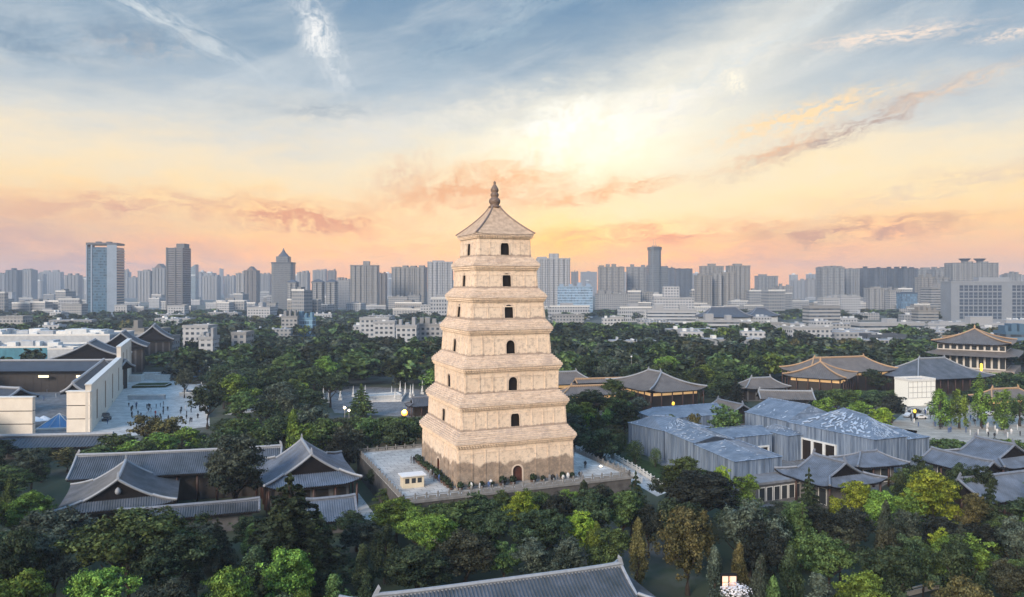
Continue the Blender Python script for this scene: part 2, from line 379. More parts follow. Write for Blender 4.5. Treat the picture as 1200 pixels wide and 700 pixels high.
def corniche():
    m = bpy.data.materials.new('cornice_brick'); m.use_nodes = True; q = NT(m.node_tree)
    t = q.new('ShaderNodeTexCoord').outputs['Object']
    X, Y_, Z = q.sep(t)
    c = q.ramp(q.noise(q.comb(q.m('MULTIPLY', X, .8), q.m('MULTIPLY', Y_, .8), q.m('MULTIPLY', Z, 1.8)), 1.3, 8, .78),
               [(.26, (.26,.20,.17,1)), (.38, (.52,.41,.325,1)), (.50, (.70,.56,.44,1)), (.68, (.84,.69,.54,1))])
    c = q.mix(q.mr(q.noise(t, .35, 5, .7), .5, .66, 0, .6, True), c, (.46,.37,.32,1))
    c = q.mix(q.mr(q.noise(t, 2.6, 7, .75), .5, .72, 0, .65, True), c, (.30,.235,.205,1))
    ln = q.m('LESS_THAN', q.m('FRACT', q.m('DIVIDE', Z, .34)), .3)
    c = q.mix(q.m('MULTIPLY', ln, q.mr(q.noise(t, .6, 4, .6), .35, .6, .1, .5)), c, (.28,.22,.18,1))
    b = q.new('ShaderNodeBsdfPrincipled'); q.put(b.inputs['Base Color'], c); b.inputs['Roughness'].default_value = .95
    bn = q.new('ShaderNodeBump'); bn.inputs['Strength'].default_value = .8; bn.inputs['Distance'].default_value = .15
    q.put(bn.inputs['Height'], q.noise(t, 3.5, 6, .7)); q.l.new(bn.outputs[0], b.inputs['Normal'])
    o = q.new('ShaderNodeOutputMaterial'); q.l.new(b.outputs[0], o.inputs[0]); return m
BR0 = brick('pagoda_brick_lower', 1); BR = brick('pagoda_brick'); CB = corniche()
DARKIN = mat('dark_interior', (.018,.014,.012), .9)
WOODR = mat('old_red_wood', (.09,.03,.02), .6, 3, .4)
TRIM = mat('brick_trim', (.66,.53,.42), .85, 1.2, .2)
def square_ring(a, z): return [(-a,-a,z),(a,-a,z),(a,a,z),(-a,a,z)]
def wall_face(mb, a0, a1, z0, z1, side, ow, oh, oz, dp=.5):
    """one face of a tapering square storey with an arched opening cut through it"""
    K = 9; hw = ow/2
    arch = [(-hw, oz), (-hw, oz+oh-hw)]+[(-hw*math.cos(math.pi*i/K), oz+oh-hw+hw*math.sin(math.pi*i/K)) for i in range(1, K)]+[(hw, oz+oh-hw), (hw, oz)]
    rot = side*math.pi/2; ca, sa = math.cos(rot), math.sin(rot)
    def P3(x, z, d=0):
        a = a0+(a1-a0)*(z-z0)/(z1-z0); y = -(a-d); return (x*ca-y*sa, x*sa+y*ca, z)
    b = len(mb.v); na = len(arch)
    mb.v += [P3(x, z) for x, z in arch]
    cor = [(-a0, z0), (-hw, z0), (hw, z0), (a0, z0), (a1, z1), (hw, z1), (-hw, z1), (-a1, z1), (-a0, oz), (a0, oz)]
    o = len(mb.v); mb.v += [P3(x, z) for x, z in cor]
    # left field, right field
    left = list(range(0, na//2+1)); right = list(range(na//2, na))
    mb.f.append(tuple([o+0, o+1]+[b+i for i in left]+[o+6, o+7]) if oz > z0+.01 else tuple([o+0]+[b+i for i in left]+[o+6, o+7]))
    r = [b+i for i in right]
    mb.f.append(tuple([o+6]+r+([o+2] if oz > z0+.01 else [])+[o+3, o+4]))
    if oz > z0+.01: mb.f.append((o+1, o+2, b+na-1, b))
    # reveal
    i0 = len(mb.v); mb.v += [P3(x, z, .12) for x, z in arch]
    for i in range(na-1): mb.f.append((b+i, b+i+1, i0+i+1, i0+i))
    mb.f.append((b+na-1, b, i0, i0+na-1))
    return [P3(x, z, .121) for x, z in arch]+[P3(x, z, dp) for x, z in arch], arch, P3
def build_pagoda():
    root = thing('brick_pagoda', 'tall seven storey square brick pagoda tapering to a pointed finial, pale cream brick', 'pagoda', (PC.x, PC.y, PZ), TH)
    a_bot = [12.75, 11.62, 10.3, 9.2, 8.3, 7.1, 6.0]; z_bot = [0, 10.9, 18.0, 25.4, 32.7, 39.2, 45.8]
    eave_a = [13.2, 12.05, 11.0, 9.55, 8.6, 7.5, 6.45]; eave_z = [8.8, 15.9, 23.3, 30.8, 37.4, 44.0, 50.4]
    np_ = [9, 9, 7, 7, 5, 5, 5]
    rg = random.Random(4)
    for k in range(7):
        a0 = a_bot[k]; a1 = eave_a[k]-.62; z0 = z_bot[k]; z1 = eave_z[k]-(1.35 if k < 6 else 1.0)
        mb = MB(); dks = []; trs = []
        ow = 1.9 if k else 2.0; oh = 2.75 if k else 3.3; oz = z0+(.35 if k else .25)
        for sd in range(4):
            back, arch, P3 = wall_face(mb, a0, a1, z0, z1, sd, ow, oh, oz)
            na_ = len(arch); dks.append(MB().poly(back, [tuple(range(na_, 2*na_))]+[(i, (i+1) % na_, na_+(i+1) % na_, na_+i) for i in range(na_)]))
            # pale brick surround standing proud
            e = .3; out = [(x*(1+e/ (ow/2)), oz+(z-oz)*(1+e/oh)) for x, z in arch]
            n_ = len(arch)
            pts = [P3(x, z, -.05) for x, z in arch]+[P3(x, z, -.05) for x, z in out]
            trs.append(MB().poly(pts, [(i, i+1, n_+i+1, n_+i) for i in range(n_-1)]))
            # pilasters and lintel courses
            nb = np_[k]
            for i in range(nb+1):
                x = -a1+.25+(2*a1-.5)*i/nb
                if abs(x) < ow/2+.45: continue
                w = .13
                pr = [P3(x-w, z0+.02, 0), P3(x+w, z0+.02, 0), P3(x+w, z1-.01, 0), P3(x-w, z1-.01, 0), P3(x-w, z0+.02, -.09), P3(x+w, z0+.02, -.09), P3(x+w, z1-.01, -.09), P3(x-w, z1-.01, -.09)]
                mb.poly(pr, [(4,5,6,7), (0,4,7,3), (5,1,2,6)])
            for zz in (z1-.75,):
                x = a1+.05
                pr = [P3(-x, zz, -.07), P3(x, zz, -.07), P3(x, zz+.2, -.07), P3(-x, zz+.2, -.07), P3(-x, zz, 0), P3(x, zz, 0), P3(x, zz+.2, 0), P3(-x, zz+.2, 0)]
                mb.poly(pr, [(0,1,2,3), (3,2,6,7), (4,5,1,0)])
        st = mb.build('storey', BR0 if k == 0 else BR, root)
        for q_ in dks: q_.build('doorway' if k == 0 else 'window_opening', DARKIN if k else WOODR, st)
        for q_ in trs: q_.build('arch_surround', TRIM, st)
        # corbelled cornice, then the stepped slope up to the next storey
        cb = MB(); prof = []
        ea, ez = eave_a[k], eave_z[k]; N = 5
        for i in range(N):
            f = i/(N-1); a = a1+(ea-a1)*f**1.25; zz = z1+(ez-.2-z1)*f
            prof += [(a, zz), (a+(.0 if i == N-1 else .02), zz+(ez-.2-z1)/(N-1)*.98)] if i < N-1 else [(a, zz)]
        prof += [(ea, ez+.1)]
        if k < 6:
            na, nz_ = a_bot[k+1], z_bot[k+1]; M = 6
            for i in range(1, M+1):
                f0 = (i-1)/M; f1 = i/M; a = ea+(na-ea)*f1**1.12; zz = ez+.1+(nz_-ez-.1)*f0
                prof += [(ea+(na-ea)*f0**1.12-.05, zz+.0), (ea+(na-ea)*f0**1.12-.05, zz+(nz_-ez-.1)/M)]
            prof += [(na-.1, nz_)]
        SEG = 14; loop = []
        for r_, (a, zz) in enumerate(prof):
            ring = []
            for sd in range(4):
                ca, sa = math.cos(sd*math.pi/2), math.sin(sd*math.pi/2)
                for i in range(SEG):
                    x = -a+2*a*i/SEG; s_ = abs(x/a)
                    lift = (.05 if k < 6 else .2)*max(0, s_-.6)**2/.16*max(0, 1-abs(zz-ez)/1.5)
                    jit = rg.uniform(-.035, .035)
                    y = -(a+jit); ring.append((x*ca-y*sa, x*sa+y*ca, zz+lift+rg.uniform(-.03,.03)))
            loop.append(ring)
        nn = 4*SEG; b = 0
        for ring in loop: cb.v += ring
        for r_ in range(len(loop)-1):
            for i in range(nn): cb.f.append((r_*nn+i, r_*nn+(i+1)%nn, (r_+1)*nn+(i+1)%nn, (r_+1)*nn+i))
        # two dog-tooth courses under the eave
        for (f, hh) in ((.35, .17), (.68, .17)):
            a = a1+(ea-a1)*f**1.25+.07; zz = z1+(ez-.2-z1)*f
            for sd in range(4):
                ca, sa = math.cos(sd*math.pi/2), math.sin(sd*math.pi/2); c = int(2*a/.55)
                for i in range(c):
                    x = -a+.3+(2*a-.6)*i/(c-1); 
                    cx_, cy_ = x*ca+a*sa, x*sa-a*ca
                    cb.obox((cx_, cy_), .14, .14, zz, zz+hh, sd*math.pi/2+math.pi/4)
        co = cb.build('cornice', CB, st); co.data.materials.append(BR)
        for p_ in co.data.polygons:
            if p_.center.z < ez-.28: p_.material_index = 1
    # top roof: concave pyramid
    rb = MB(); SEG = 12; rings = []
    for j in range(13):
        f = j/12; a = 6.6*(1-f)+.85*f; a = .85+(6.6-.85)*(1-f)**1.3; zz = 50.5+6.4*f
        ring = []
        for sd in range(4):
            ca, sa = math.cos(sd*math.pi/2), math.sin(sd*math.pi/2)
            for i in range(SEG):
                x = -a+2*a*i/SEG; lift = .25*max(0, abs(x/a)-.6)**2/.16*(1-f)**3
                y = -a; ring.append((x*ca-y*sa, x*sa+y*ca, zz+lift))
        rings.append(ring)
    for r_ in rings: rb.v += r_
    nn = 4*SEG
    for r_ in range(12):
        for i in range(nn): rb.f.append((r_*nn+i, r_*nn+(i+1)%nn, (r_+1)*nn+(i+1)%nn, (r_+1)*nn+i))
    rf = rb.build('roof', mat('pagoda_roof_tile', (.52,.38,.27), .9, 1.2, .35, bump=.8, bscale=5), root)
    hr = MB()
    for sx_, sy_ in ((1,1),(1,-1),(-1,1),(-1,-1)):
        hr.tube([(sx_*(.85+5.8*(1-j/12)**1.3), sy_*(.85+5.8*(1-j/12)**1.3), 50.5+6.4*j/12+.25*(1-j/12)**3+.06) for j in range(13)], .17, 6)
    hr.build('hip_ridge', mat('pagoda_ridge', (.22,.17,.15), .9), rf)
    fb = MB().lathe([(1.25,56.6),(1.3,56.9),(1.0,57.0),(.95,57.3),(1.22,57.7),(1.25,58.2),(1.0,58.6),(.78,58.75),(.72,58.95),(.9,59.2),(.92,59.55),(.72,59.8),(.66,59.95),(.86,60.2),(.85,60.6),(.6,61.1),(.36,61.5),(.2,61.7),(.28,61.9),(.24,62.15),(.05,62.4)], 20)
    fb.build('finial', mat('glazed_finial', (.17,.115,.085), .55, 1.5, .4), root, True)
    # stone plinth under the walls
    pb = MB(); pb.box(-13.3,13.3,-13.3,13.3,.003,.34); pb.build('plinth', mat('plinth_stone', (.32,.30,.28), .9, 1, .3), root)
    return root
build_pagoda()

# ---------------------------------------------------------------- brick terrace round the pagoda
STONE = mat('grey_stone', (.23,.225,.22), .85, .8, .3); DSTONE = mat('dark_brick_wall', (.105,.10,.098), .92, .7, .4, bump=.4, bscale=4)
def build_terrace():
    root = thing('brick_terrace', 'wide grey brick terrace with stone balustrades under the pagoda', 'terrace', (PC.x, PC.y, 0), TH)
    x0, x1, y0, y1 = -24.6, 24.0, -16.8, 27.0
    MB().box(x0, x1, y0, y1, -.3, PZ-.12).build('retaining_wall', DSTONE, root)
    f = MB(); f.box(x0+.15, x1-.15, y0+.15, y1-.15, PZ-.115, PZ-.002); f.build('paving', mat('terrace_paving', (.52,.51,.49), .85, .3, .4, joint=1.6), root)
    # paler slabs where the ramped walks cross
    MB().box(x0-.25, x1+.25, y0-.25, y0, PZ-.45, PZ+.02).build('coping', STONE, root)
    def rail(ax, ay, bx, by):
        L = math.hypot(bx-ax, by-ay); k = max(2, int(L/2.1)); yaw = math.atan2(by-ay, bx-ax)
        m = MB(); m.obox(((ax+bx)/2, (ay+by)/2), L/2, .07, PZ+.78, PZ+.92, yaw); m.obox(((ax+bx)/2, (ay+by)/2), L/2, .09, PZ, PZ+.2, yaw)
        for i in range(k): 
            t_ = (i+.5)/k; m.obox((ax+(bx-ax)*t_, ay+(by-ay)*t_), L/k*.34, .045, PZ+.2, PZ+.62, yaw)
        m.build('balustrade_rail', STONE, root)
        for i in range(k+1):
            t_ = i/k; cx_, cy_ = ax+(bx-ax)*t_, ay+(by-ay)*t_
            pm = MB(); pm.obox((0,0), .14, .14, 0, 1.05, 0); pm.lathe([(.1,1.05),(.16,1.12),(.16,1.25),(.05,1.36)], 8)
            o = pm.build('baluster_post', STONE, root); o.location = (cx_, cy_, PZ); o.rotation_euler = (0,0,yaw)
    e = .25
    rail(x0+e, y0+e, x1-e, y0+e); rail(x0+e, y0+e, x0+e, y1-e); rail(x1-e, y0+e, x1-e, y1-10); rail(x0+e, y1-e, -4, y1-e); rail(4, y1-e, x1-e, y1-e)
    return root
build_terrace(); exc(PC.x-.3*E1.x+5*E2.x, PC.y+5*E2.y, TH, 24.6, 22.2)
def PL(a, b):   # pagoda frame -> world
    return (PC.x+a*E1.x+b*E2.x, PC.y+a*E1.y+b*E2.y)
# cream ticket booth on the terrace
bx_ = px(482, 572, PZ); bt = thing('ticket_booth', 'small cream booth with white roof and windows on the terrace left of the pagoda', 'booth', (bx_[0], bx_[1]+1.2, PZ), TH)
CREAM = mat('cream_paint', (.62,.54,.40), .6, 1, .1)
MB().box(-2.1,2.1,-1.2,1.2,.0,2.3).build('wall', CREAM, bt)
MB().box(-2.5,2.5,-1.6,1.6,2.302,2.5).build('roof', mat('white_metal', (.7,.7,.7), .5), bt)
GL = mat('dark_window_glass', (.03,.035,.04), .1)
for x_ in (-1.3, 0, 1.2):
    w = MB().box(x_-.42,x_+.42,-1.24,-1.2,.95,1.9).build('window', GL, bt)
MB().box(2.1,2.13,-.45,.4,.1,2.0).build('door', mat('grey_door', (.25,.25,.26), .5), bt)
# potted shrubs and signs along the pagoda foot
POT = mat('clay_pot', (.10,.07,.06), .8)
def ball_leaf(r, k, rg, lf):
    m = MB()
    for i in range(k):
        d = Vector((rg.gauss(0,1), rg.gauss(0,1), rg.gauss(0,1)+.3)).normalized(); c = d*r*rg.uniform(.6,1)+Vector((0,0,r*.9))
        a = Vector((rg.gauss(0,1), rg.gauss(0,1), rg.gauss(0,1))).cross(d).normalized()*lf; b_ = d.cross(a)*.6+d*lf*.25
        m.poly([c-a, c-b_, c+a, c+b_], [(0,1,2,3)])
    return m
# ---------------------------------------------------------------- tiled halls
TILE = mat('grey_roof_tile', (.09,.10,.125), .5, .35, .45, col2=(.038,.046,.052))
TILE_B = mat('blue_grey_roof_tile', (.125,.155,.21), .42, .35, .35, col2=(.065,.08,.105))
TILE_D = mat('dark_roof_tile', (.06,.068,.085), .5, .5, .3)
TILE_W = mat('warm_roof_tile', (.13,.115,.105), .6, .4, .3)
RIDGE = mat('ridge_tile', (.17,.19,.23), .5, 2, .3); RIDGE_L = mat('lime_ridge_tile', (.27,.29,.32), .6, 2, .2)
RIDGE_O = mat('ochre_ridge', (.42,.27,.15), .6, 2, .2)
SOFF = mat('dark_timber', (.013,.011,.012), .8, 2, .4)
REDW = mat('red_column', (.05,.022,.018), .55, 2, .3); PLAST = mat('plaster_wall', (.13,.13,.135), .9, .6, .3); BROWNW = mat('brown_timber', (.024,.018,.016), .7, 2, .4)
GLOW = mat('lit_interior', (.5,.35,.18), .8, emit=(1,.60,.26), estr=.45)
WHITEF = mat('white_frame', (.62,.62,.60), .6)
def roof_fn(L, W, ez, rz, kind, up, concave=.5):
    tc_ = {'hip':1.0, 'pyramid':1.0, 'gable':0.0, 'hipgable':.42}[kind]
    ins = {'hip':min(W*.5, L*.36), 'pyramid':L/2, 'gable':0.0, 'hipgable':W*.5*.42}[kind]
    def xe(t): return L/2-(ins*min(t, tc_)/tc_ if tc_ else 0)
    def zf(t, s): return ez+(rz-ez)*((1-concave)*t+concave*t*t)+up*max(0, abs(s)-.55)**2/.2*(1-t)**2
    return tc_, xe, zf
def hall(name, label, cat, c, yaw, L, W, ez, rz, kind='hipgable', tile=TILE, ridge=RIDGE, wall=PLAST, wallh=None, z0=0, up=.9, rib=.42, cols=True, group=None, over=1.7,
         gable_ornament=False, windows='timber', ridge_w=.3, concave=.45, chiwen=True, exm=2.0, inset=None, ribh=.15):
    root = thing(name, label, cat, (c[0], c[1], z0), yaw, group); ez -= z0; rz -= z0
    exc(c[0], c[1], yaw, L/2+exm, W/2+exm)
    tc_, xe, zf = roof_fn(L, W, ez, rz, kind, up, concave)
    if inset and kind == 'hipgable':
        def xe(t): return L/2-inset*min(t, tc_)/tc_
    m = MB(); T = 9
    nr = int(L/rib); 
    # long slopes with raised tile rows
    for sgn in (-1, 1):
        b = len(m.v); cols_ = []
        for i in range(nr+1):
            for (dx, dz) in ((0, 0), (.28, .0), (.42, ribh), (.72, ribh), (.86, 0)):
                if i == nr and dx > 0: break
                cols_.append((i+dx, dz))
        for fi, dz in cols_:
            s = -1+2*min(fi/nr, 1)
            for j in range(T+1):
                t_ = j/T; x_ = max(-xe(t_), min(xe(t_), s*L/2)); m.v.append((x_, sgn*W/2*(1-t_), zf(t_, s)+dz))
        k = T+1
        for i in range(len(cols_)-1):
            for j in range(T):
                q4 = (b+i*k+j, b+(i+1)*k+j, b+(i+1)*k+j+1, b+i*k+j+1); m.f.append(q4 if sgn < 0 else q4[::-1])
    # short slopes
    if tc_ > 0:
        nr2 = max(4, int(W/rib))
        for sgn in (-1, 1):
            b = len(m.v); cols_ = []
            for i in range(nr2+1):
                for (dx, dz) in ((0, 0), (.28, 0), (.42, ribh), (.72, ribh), (.86, 0)):
                    if i == nr2 and dx > 0: break
                    cols_.append((i+dx, dz))
            for fi, dz in cols_:
                s = -1+2*min(fi/nr2, 1)
                for j in range(T+1):
                    t_ = tc_*j/T; w = W/2*(1-t_); y_ = max(-w, min(w, s*W/2)); m.v.append((sgn*xe(t_), y_, zf(t_, s)+dz))
            k = T+1
            for i in range(len(cols_)-1):
                for j in range(T):
                    q4 = (b+i*k+j, b+(i+1)*k+j, b+(i+1)*k+j+1, b+i*k+j+1); m.f.append(q4 if sgn > 0 else q4[::-1])
    roof = m.build('roof', tile, root)
    # eave board and soffit
    e = MB(); 
    for (ax, ay, bx, by) in ((-1,-1,1,-1),(1,-1,1,1),(1,1,-1,1),(-1,1,-1,-1)):
        N = 10; b = len(e.v)
        for i in range(N+1):
            f = i/N; sx_, sy_ = ax+(bx-ax)*f, ay+(by-ay)*f; s = 2*f-1
            zz = zf(0, s) if (ax == bx and tc_ > 0) or ay == by else zf(0, 1)
            if kind == 'gable' and ax == bx: zz = ez+(rz-ez)*((1-concave)*(1-abs(s))+concave*(1-abs(s))**2)-.02
            e.v += [(sx_*L/2*.995, sy_*W/2*.995, zz-.02), (sx_*L/2*.995, sy_*W/2*.995, zz-.32), (sx_*(L/2-over), sy_*(W/2-over), ez-.15 if kind != 'gable' or ay == by else ez-.15)]
        for i in range(N):
            e.f += [(b+3*i, b+3*i+1, b+3*i+4, b+3*i+3), (b+3*i+1, b+3*i+2, b+3*i+5, b+3*i+4)]
    e.build('eave', SOFF, roof)
    # ridges
    r = MB(); top = xe(1.0)
    if kind != 'pyramid':
        n_ = 12; pts = [(-top+2*top*i/n_, 0, rz+.25+.35*max(0, abs(2*i/n_-1)-.5)**2*2) for i in range(n_+1)]
        r.tube(pts, ridge_w, 6)
        r.obox((0,0), top, ridge_w*.6, rz-.1, rz+.2)
    for sx_ in (-1, 1):
        for sy_ in (-1, 1):
            if tc_ > 0:
                pts = []
                for j in range(9):
                    t_ = tc_*j/8; pts.append((sx_*xe(t_), sy_*W/2*(1-t_), zf(t_, 1)+.16))
                r.tube(pts, ridge_w*.8, 6)
            if tc_ < 1:
                pts = []
                for j in range(9):
                    t_ = tc_+(1-tc_)*j/8; pts.append((sx_*(xe(t_)-.1), sy_*W/2*(1-t_), zf(t_, 1 if tc_ == 0 else 0)+.2))
                r.tube(pts, ridge_w*.85, 6)
    r.build('ridge', ridge, roof)
    if chiwen and kind != 'pyramid':
        for sx_ in (-1, 1):
            o = MB().poly([(-.25,-.2,0),(.25,-.2,0),(.25,.2,0),(-.25,.2,0),(-.35*sx_-.12,-.15,.9),(-.35*sx_+.35,-.15,.9),(-.35*sx_+.35,.15,.9),(-.35*sx_-.12,.15,.9),(-.45*sx_,0,1.35)],
                          [(0,1,5,4),(1,2,6,5),(2,3,7,6),(3,0,4,7),(4,5,8),(5,6,8),(6,7,8),(7,4,8)]).build('ridge_ornament', ridge, roof)
            o.location = (sx_*(top-.1), 0, rz+.25)
    if kind == 'pyramid':
        MB().lathe([(.5,rz-.2),(.55,rz+.3),(.3,rz+.5),(.5,rz+.9),(.45,rz+1.2),(.12,rz+1.8),(.02,rz+2.3)], 10).build('roof_finial', ridge, roof, True)
    # gable walls
    if tc_ < 1:
        for sx_ in (-1, 1):
            x_ = sx_*(xe(1)-.55); pts = [(x_, W/2*(1-tc_)*(1-2*i/12), 0) for i in range(13)]; g = MB()
            zz = [zf(tc_+(1-tc_)*(1-abs(1-2*i/12)), 0)-.15 for i in range(13)]; zb = zf(tc_, 0)-.1
            vv = [(p_[0], p_[1], zb) for p_ in pts]+[(p_[0], p_[1], max(zb+.01, zz[i])) for i, p_ in enumerate(pts)]
            g.poly(vv, [(i, i+1, 14+i, 13+i) for i in range(12)]); g.build('gable', SOFF, roof)
            if gable_ornament:
                oz_ = zb+(rz-zb)*.42
                o = MB().lathe([(.05,-.62),(.42,-.4),(.55,0),(.42,.42),(.12,.75)], 10); ob = o.build('gable_ornament', RIDGE_L, roof, True); ob.location = (x_+sx_*.22, 0, oz_)
    # walls
    hx, hy = L/2-over-.6, W/2-over-.6
    wb = MB(); wb.box(-hx, hx, -hy, hy, 0, ez-.12); wo_ = wb.build('wall', wall, root)
    if windows == 'timber':
        nb = max(3, int(2*hx/3.2)); k = MB(); fr = MB()
        for side in (-1, 1):
            for i in range(nb):
                x_ = -hx+2*hx*(i+.5)/nb; w = hx/nb*.72
                k.box(x_-w, x_+w, side*hy-.06, side*hy+.06, .5, ez-1.1)
        nb2 = max(2, int(2*hy/3.2))
        for side in (-1, 1):
            for i in range(nb2):
                y_ = -hy+2*hy*(i+.5)/nb2; w = hy/nb2*.72
                k.box(side*hx-.06, side*hx+.06, y_-w, y_+w, .5, ez-1.1)
        k.build('lattice_window', BROWNW, wo_)
    elif windows == 'lit':
        k = MB()
        for side in (-1, 1):
            k.box(-hx+.5, hx-.5, side*hy-.06, side*hy+.06, ez-1.5, ez-.5)
            k.box(side*hx-.06, side*hx+.06, -hy+.5, hy-.5, ez-1.5, ez-.5)
        k.build('lit_window_band', GLOW, wo_)
    elif windows == 'white':
        nb = max(2, int(2*hx/3.6))
        for side in (-1, 1):
            for i in range(nb):
                x_ = -hx+2*hx*(i+.5)/nb; w = hx/nb*.6
                wi = MB().box(x_-w, x_+w, side*hy-.05, side*hy+.05, .7, ez-1.0).build('window', GL, wo_)
                f = MB()
                for (a, b_) in ((-w, -w+.14), (w-.14, w)): f.box(x_+a, x_+b_, side*hy-.09, side*hy+.09, .6, ez-.9)
                for (a, b_) in ((.6, .74), (ez-1.04, ez-.9)): f.box(x_-w+.145, x_+w-.145, side*hy-.09, side*hy+.09, a, b_)
                f.build('window_frame', WHITEF, wi)
    if cols:
        cx_, cy_ = L/2-over*.55, W/2-over*.55
        n1 = max(2, int(2*cx_/3.8)); n2 = max(2, int(2*cy_/3.8)); ps = set()
        for i in range(n1+1):
            for s_ in (-1, 1): ps.add((round(-cx_+2*cx_*i/n1, 3), s_*round(cy_, 3)))
        for i in range(1, n2):
            for s_ in (-1, 1): ps.add((s_*round(cx_, 3), round(-cy_+2*cy_*i/n2, 3)))
        if len(ps) <= 40:
            proto = None
            for p_ in sorted(ps):
                if proto is None: proto = o = MB().lathe([(.24,0),(.22,ez-.25)], 8).build('column', REDW, root, True)
                else: o = proto.copy(); COL.objects.link(o)
                o.location = (p_[0], p_[1], 0)
    return root
D112 = TH+R(90)
# near halls at the left
hall('temple_hall', 'grey tiled temple hall at the left with a pale gable ornament', 'temple hall', (-75.4, 145.2), D112, 19.5, 20, 4.3, 9.2, 'hipgable', TILE, RIDGE_L, up=.7, gable_ornament=True, concave=.55, inset=1.6)
hall('temple_hall', 'long low grey tiled hall joining the two gabled halls at the left', 'temple hall', (-70.5, 160.5), R(13), 41, 12, 6.0, 9.4, 'gable', TILE, RIDGE_L, up=0, wall=BROWNW, concave=.25)
hall('temple_hall', 'tall grey tiled temple hall with front gable left of the terrace', 'temple hall', (-42.6, 155.6), D112, 24, 18.5, 6.2, 11.4, 'hipgable', TILE_B, RIDGE_L, up=1.0, concave=.45)
hall('covered_corridor', 'low tiled corridor roof running in front of the long temple hall', 'corridor', (-58.5, 136.6), R(18), 24, 5.5, 3.6, 4.9, 'gable', TILE, RIDGE, up=0, cols=False, chiwen=False, exm=.5, over=.8, windows='none')
hall('side_hall', 'small tiled side hall in front of the tall gabled hall', 'side hall', (-33.4, 138.5), R(20), 9, 8, 2.6, 5.6, 'gable', TILE_B, RIDGE, up=0, cols=False, chiwen=False, over=.9)
hall('temple_hall', 'big dark tiled roof of the nearest hall at the bottom centre edge', 'temple hall', (-0.9, 91.5), R(18.5), 38, 15, 5.6, 8.9, 'hipgable', TILE, RIDGE_L, up=.9, rib=.46, ridge_w=.26, ribh=.2)
# right halls
hall('garden_hall', 'blue grey tiled hall with white framed windows in front of the metal clad museum', 'garden hall', (66.6, 157.6), D112, 15.5, 15.5, 4.9, 8.5, 'hipgable', TILE_B, RIDGE, windows='white', up=.7)
hall('garden_hall', 'small hip roofed tiled hall just in front of the museum openings', 'garden hall', (81.5, 171.5), R(15), 14, 9.5, 4.7, 6.9, 'hip', TILE_B, RIDGE, windows='white', up=.4, concave=.3, chiwen=False)
hall('garden_hall', 'tallest blue grey tiled hall at the right edge beside the plaza', 'garden hall', (110.5, 172.0), D112, 17, 18, 5.4, 9.2, 'hipgable', TILE_B, RIDGE, windows='white', up=.7)
hall('garden_hall', 'narrow blue grey tiled hall tucked in front of the tallest right hall', 'garden hall', (100.5, 168.0), D112, 15, 9, 4.7, 6.9, 'gable', TILE_B, RIDGE, windows='white', up=0, chiwen=False, exm=1)
hall('garden_hall', 'long low tiled hall cut by the right edge behind the dark conifer', 'garden hall', (102, 150.0), R(20), 35, 13, 4.8, 7.6, 'gable', TILE_B, RIDGE, up=0)
# far right tang style halls
hall('tang_hall', 'wide hip roofed hall with orange lit eaves behind the trees right of the pagoda', 'hall', (53, 279), D112, 31, 24, 7.6, 13.0, 'hip', TILE_W, RIDGE_L, wall=BROWNW, windows='lit', up=1.2, rib=.8, ridge_w=.4)
hall('covered_corridor', 'long corridor roof with orange ridge behind the pagoda right side', 'corridor', (29, 276), R(14), 27, 11, 5.4, 8.0, 'hip', TILE_W, RIDGE_O, wall=BROWNW, windows='lit', up=.4, rib=.8, ridge_w=.35, cols=False)
hall('tang_hall', 'tiled roof just peeking from behind the pagoda right edge', 'hall', (20, 298), R(14), 26, 14, 6.5, 10.5, 'hip', TILE_W, RIDGE_L, wall=BROWNW, windows='lit', up=.6, rib=.8, cols=False)
hall('covered_corridor', 'thin ochre ridged corridor behind the hip roofed hall at the right', 'corridor', (36, 293), R(14), 24, 5, 7.3, 8.6, 'gable', TILE_W, RIDGE_O, wall=BROWNW, up=0, rib=.8, ridge_w=.3, cols=False, chiwen=False)
hall('tang_pavilion', 'square pointed roof pavilion with glowing eaves before the long ochre hall', 'pavilion', (126.5, 308), R(45+10), 24, 24, 8.0, 13.6, 'pyramid', TILE_W, RIDGE_O, wall=BROWNW, windows='lit', up=1.0, rib=.8, ridge_w=.4)
hall('tang_hall', 'long ochre ridged hall with lit eaves behind the pointed pavilion', 'hall', (142, 326), R(16), 46, 20, 8.2, 13.6, 'hip', TILE_W, RIDGE_O, wall=BROWNW, windows='lit', up=1.0, rib=.8, ridge_w=.4)
hall('tang_hall', 'large plain dark grey roofed hall between ochre hall and two tier pavilion', 'hall', (180, 322), R(16), 40, 26, 6.5, 13.6, 'hip', TILE, RIDGE_L, wall=BROWNW, up=.8, rib=.8, ridge_w=.35)
hall('small_hall', 'small mauve tiled roof beside the round tree behind the museum', 'hall', (71.5, 246), D112, 13, 13, 3.8, 6.6, 'gable', TILE_W, RIDGE, up=0, rib=.7, cols=False)
hall('small_hall', 'brownish tiled low hall left of the pointed pavilion', 'hall', (98, 296), R(14), 20, 11, 5, 8.4, 'hip', TILE_W, RIDGE_L, up=.5, rib=.7, cols=False)
hall('small_hall', 'second brownish low roof nearer than the pointed pavilion', 'hall', (99, 272), R(-8), 19, 9, 4.2, 6.6, 'gable', TILE_W, RIDGE_L, up=0, rib=.7, cols=False)
hall('small_hall', 'low hall with lit windows under trees at the right edge of the far halls', 'hall', (176, 268), R(14), 22, 10, 5, 8, 'hip', TILE_W, RIDGE_O, wall=BROWNW, windows='lit', up=.4, rib=.8, cols=False)
